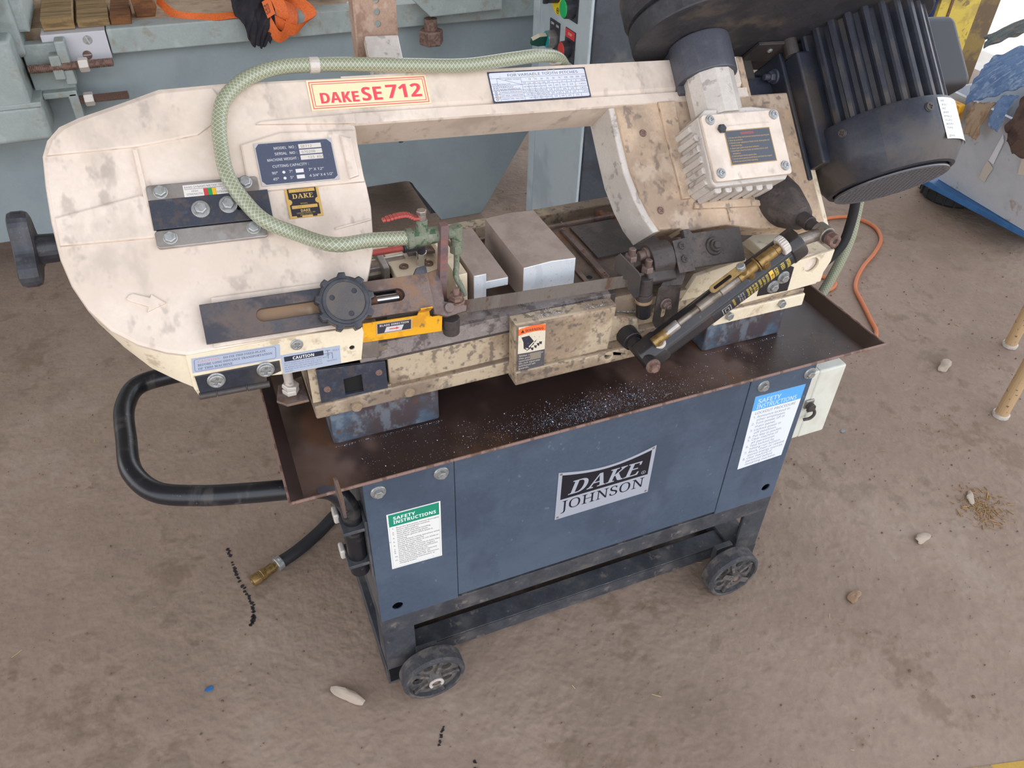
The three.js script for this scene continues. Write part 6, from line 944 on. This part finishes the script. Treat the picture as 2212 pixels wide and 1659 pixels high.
// ---------------- labels on stand and base
{
  // curved-top maker badge
  const top = (x) => 0.4035 + 0.0 + 0.0148 * Math.pow((x - 0.004) / 0.08, 2) * 0 + lerp(0, 0, x);
  const x0 = -0.0785, x1 = 0.0870, y0 = 0.3055, W = 1024, H = 680;
  const tex = print(W, H, (x, w, h) => {
    x.fillStyle = '#b6bcc8'; x.fillRect(0, 0, w, h); x.fillStyle = '#24242e'; const yt = (t) => 40 + 90 * Math.sin(Math.PI * t); x.beginPath(); x.moveTo(40, yt(0.03)); for (let i = 0; i <= 30; i++) { const t = 0.04 + 0.92 * i / 30; x.lineTo(t * w, yt(t)); } x.lineTo(w * 0.96, 400); x.lineTo(w * 0.04, 400); x.fill();
    txt(x, 'DAKE', 110, 270, 'bold italic 258px serif', '#b6bcc8', 'left', 760); x.strokeStyle = '#b6bcc8'; x.lineWidth = 5; x.beginPath(); x.arc(930, 352, 22, 0, 7); x.stroke(); txt(x, 'R', 930, 353, 'bold 28px sans-serif', '#b6bcc8', 'center'); txt(x, 'JOHNSON', 60, 500, '190px serif', '#24242e', 'left', 900);
    x.fillStyle = '#8d7f76'; for (const [a, b] of [[28, 34], [w - 28, 34], [28, h - 26], [w - 28, h - 26]]) { x.beginPath(); x.arc(a, b, 15, 0, 7); x.fill(); }
  }, 0.35, 0.3);
  const P = [], UV = [], K = 24, topY = (t) => 0.4105 - 0.0150 * Math.sin(Math.PI * t), z = -0.0004;
  for (let k = 0; k < K; k++) { const a = k / K, b = (k + 1) / K, xa = lerp(x0, x1, a), xb = lerp(x0, x1, b), q = [[xa, y0, a, 0], [xb, y0, b, 0], [xb, topY(b), b, (topY(b) - y0) / 0.105], [xa, topY(a), a, (topY(a) - y0) / 0.105]]; for (const i of [0, 1, 2, 0, 2, 3]) { P.push(q[i][0], q[i][1], z); UV.push(q[i][2], q[i][3]); } }
  const g = new THREE.BufferGeometry(); g.setAttribute('position', new THREE.Float32BufferAttribute(P, 3)); g.setAttribute('uv', new THREE.Float32BufferAttribute(UV, 2)); g.computeVertexNormals(); part(saw, 'maker_badge', g, tex);
  const para = (x, rows, px, py, lh, font, c, wmax) => rows.forEach((s, i) => txt(x, s, px, py + i * lh, font, c, 'left', Math.min(wmax, x.measureText(s).width * 1.05)));
  plate(saw, 'green_safety_label', wq([-0.3380, 0.4255], [-0.2610, 0.4235], [-0.2625, 0.3045], [-0.3385, 0.3075], 0.0002), print(460, 720, (x, w, h) => {
    x.fillStyle = '#e4e4e0'; x.fillRect(0, 0, w, h); x.strokeStyle = '#6a6a6a'; x.strokeRect(14, 10, w - 28, h - 24); x.fillStyle = '#178a6c'; x.fillRect(14, 12, w - 28, 150); txt(x, 'SAFETY', 50, 66, 'bold 54px sans-serif', '#e8ece8', 'left', 190); txt(x, 'INSTRUCTIONS', 50, 116, 'bold 54px sans-serif', '#e8ece8', 'left', 370); x.font = 'bold 23px sans-serif';
    const rows = ['Read the instruction manual thoroughly', 'before operating this machine.', 'Wear safety glasses.', 'Wear gloves only when handling', 'material or replacing blade.', 'Never wear gloves while blade is', 'rotating.', 'Do not perform cutting operations which', 'exceed machine capacity.', 'Do not force machine to cut; blade or', 'breakage might result.', 'Clamp workpiece securely on both sides', 'of saw. Always use proper support.', 'Use blade with correct specification', 'for the material being cut.', 'Keep floor around machine clean and', 'free from chips, scraps, oil.', 'Turn electrical power off, disconnect', 'before performing maintenance, or', 'changing blades.'];
    rows.forEach((s, i) => txt(x, s, 70, 190 + i * 25, 'bold 21px sans-serif', '#6c6c72', 'left', Math.min(374, s.length * 9.8))); [0, 2, 3, 5, 7, 9, 11, 12, 13, 15, 17].forEach((r, i) => txt(x, (i + 1) + '.', 34, 190 + r * 25, 'bold 21px sans-serif', '#6c6c72')); speckle(x, w, h, 15, 40, ['#8c8078', '#b0a090'], 3, 16, 0.5);
  }, 0.45), 0.0004);
  plate(saw, 'blue_safety_label', wq([0.2565, 0.4570], [0.3535, 0.4550], [0.3520, 0.2965], [0.2625, 0.2930], 0.0002), print(480, 800, (x, w, h) => {
    x.fillStyle = '#e2e6ee'; x.fillRect(0, 0, w, h); x.fillStyle = '#5aa8ec'; x.fillRect(0, 0, w, 150); txt(x, 'SAFETY', 36, 60, '62px sans-serif', '#d8e6f4', 'left', 220); txt(x, 'INSTRUCTIONS', 36, 116, '62px sans-serif', '#d8e6f4', 'left', 390);
    txt(x, 'LOCKOUT PROCEDURE', 36, 184, '38px sans-serif', '#6a6c74', 'left', 400); ['1. Announce lockout to', '    other employees.', '2. Turn power off at', '    main panel.', '3. Lockout power in', '    off position.', '4. Put key in pocket.', '5. Clear machine of', '    all personnel.', '6. Test lockout by', '    hitting run button.', '7. Block, chain or release', '    stored energy sources.', '8. Clear machine of', '    personnel before', '    restarting machine.'].forEach((s, i) => txt(x, s, 30, 226 + i * 36, '34px sans-serif', '#74767e', 'left', Math.min(430, s.length * 16.4)));
  }, 0.45), 0.0004);
  plate(saw, 'orange_warning_label', wq([-0.1365, 0.6655], [-0.0985, 0.6625], [-0.0975, 0.5935], [-0.1365, 0.5945], -0.0338), print(300, 540, (x, w, h) => {
    x.fillStyle = '#d8cdb8'; x.fillRect(0, 0, w, h); x.fillStyle = '#ee6a34'; x.beginPath(); x.moveTo(0, 30); x.quadraticCurveTo(w / 2, -20, w, 10); x.lineTo(w, 86); x.quadraticCurveTo(w / 2, 60, 0, 104); x.fill(); txt(x, 'WARNING', 74, 52, 'bold 44px sans-serif', '#5a3020', 'left', 206); x.fillStyle = '#402820'; x.beginPath(); x.moveTo(24, 74); x.lineTo(46, 36); x.lineTo(66, 74); x.fill();
    x.fillStyle = '#2c2c38'; x.beginPath(); for (const [a, b] of [[34, 128], [120, 118], [176, 196], [120, 250], [126, 276], [80, 262], [110, 300], [64, 270], [58, 190]]) x.lineTo(a, b); x.fill(); x.beginPath(); for (const [a, b] of [[90, 310], [206, 176], [196, 206], [176, 214], [180, 230], [150, 250], [140, 280]]) x.lineTo(a, b); x.fill(); for (const [a, b] of [[140, 270], [176, 250], [206, 228], [232, 214]]) { x.beginPath(); x.moveTo(a, b); x.lineTo(a + 36, b + 4); x.lineTo(a + 30, b + 40); x.lineTo(a + 14, b + 34); x.fill(); }
    x.fillStyle = '#504e52'; x.fillRect(0, 326, w, h - 326); ['Never reach into', 'the point of', 'operation.', 'Do not operate', 'without all', 'guards.'].forEach((s, i) => txt(x, s, 14, 356 + i * 32, '28px sans-serif', '#d0c6b6', 'left', Math.min(270, s.length * 17))); x.fillStyle = '#8a8072'; x.fillRect(140, 342, 120, 90); speckle(x, w, h, 19, 90, ['#9a8c78', '#7a6e60', '#b8ab96'], 3, 22, 0.5);
  }, 0.6), 0.0004);
}
// ================================================================ loose items
{
  // air hose with brass coupler on the floor
  const t = thing('air_hose', 'black rubber air hose with a brass coupler on the floor left of the stand', 'hose', [-0.45, 0, -0.33]);
  const o = (p) => V3(p[0] + 0.45, p[1], p[2] + 0.33);
  part(t, 'hose', pipe([[-0.12, 0.0125, -0.46], [-0.25, 0.0125, -0.45], [-0.354, 0.0125, -0.405], [-0.41, 0.0125, -0.362], [-0.461, 0.0125, -0.330], [-0.496, 0.0125, -0.3145]].map(o), 0.0122, 14, 60), M.hoseBlack);
  const dv = V3(-0.0555, 0, 0.0265).normalize(), p0 = o([-0.494, 0.0125, -0.3155]), st = (k) => p0.clone().addScaledVector(dv, k);
  part(t, 'hose_clamp', [rod(st(-0.004), st(0.008), 0.0136), rod(st(0.002).add(V3(0, 0.012, 0)), st(0.002).add(V3(0.004, 0.017, 0.006)), 0.003)], M.zinc);
  part(t, 'brass_coupler', [rod(st(0.006), st(0.014), 0.0070), orient(prep(new THREE.CylinderGeometry(0.0098, 0.0098, 0.020, 6).translate(0, 0.010, 0)), st(0.014), st(1)), turned([[0, 0], [0.0105, 0], [0.0112, 0.003], [0.0112, 0.007], [0.0104, 0.008], [0.0104, 0.012], [0.0112, 0.013], [0.0112, 0.026], [0.0100, 0.028], [0.0066, 0.028], [0.0062, 0.022], [0, 0.022]], st(0.033), st(1), 26)], M.brass);
  // steel chips: a countless scatter on the pan and the chute
  const r = rng(505), n = 5200, im = new THREE.InstancedMesh(prep(new THREE.TetrahedronGeometry(1, 0)), new THREE.MeshStandardMaterial({ color: 0xb8c0cc, metalness: 0.7, roughness: 0.28 }), n), m = new THREE.Matrix4(), q = new THREE.Quaternion(), col = new THREE.Color();
  const gs = () => Math.sqrt(-2 * Math.log(1 - 0.999 * r())) * Math.cos(6.283 * r());
  for (let i = 0; i < n; i++) {
    let x, y = 0.5135, z; const k = i / n;
    if (k < 0.62) { do { x = -0.02 + gs() * 0.075; z = -0.005 + gs() * 0.016; } while (z > 0.013 || z < -0.054 || Math.abs(x) > 0.42); }
    else if (k < 0.80) { x = -0.36 + 0.78 * r(); z = -0.05 + 0.062 * r(); }
    else if (k < 0.86) { x = (r() < 0.6 ? -0.384 + 0.15 * r() : 0.19 + 0.15 * r()); z = -0.062 + 0.006 * r() * r(); }
    else if (k < 0.97) { const t = r() * r(); x = -0.136 + 0.138 * r(); z = -0.040 - 0.024 * t; y = 0.6665 + (x < -0.07 ? 0.0012 : -0.0012) - 0.0; if (z < -0.0595) z = -0.058; }
    else { x = 0.01 + 0.05 * r(); z = -0.058 + 0.006 * r(); y = 0.6405 - (x - 0.01) * 0.25; z = -0.056; }
    const s = 0.00032 + 0.00075 * r() * r(); q.setFromEuler(new THREE.Euler(r() * 6, r() * 6, r() * 6)); m.compose(V3(x, y + s * 0.3, z), q, V3(s * (0.6 + r()), s * (0.5 + 0.5 * r()), s * (0.6 + r()))); im.setMatrixAt(i, m); const b = 0.5 + 0.8 * r(); im.setColorAt(i, col.setRGB(b, b, b * 1.06));
  }
  im.name = numbered('metal_chips'); im.castShadow = im.receiveShadow = true; scene.add(im); tag(im, 'glittering steel chips scattered in the brown chip pan below the blade', 'chips', null, 'stuff');
  const st2 = tag(part(scene, 'wood_splinter', pipe([[-0.008, 0.0012, 0.003], [0.0, 0.003, 0.0], [0.010, 0.0012, -0.002]], 0.0007, 6, 12), M.castTan), 'thin pale fibre lying in the chip pan near its front rim', 'fibre'); st2.position.set(0.085, 0.5135, 0.004);
}
renderer.render(scene, camera);
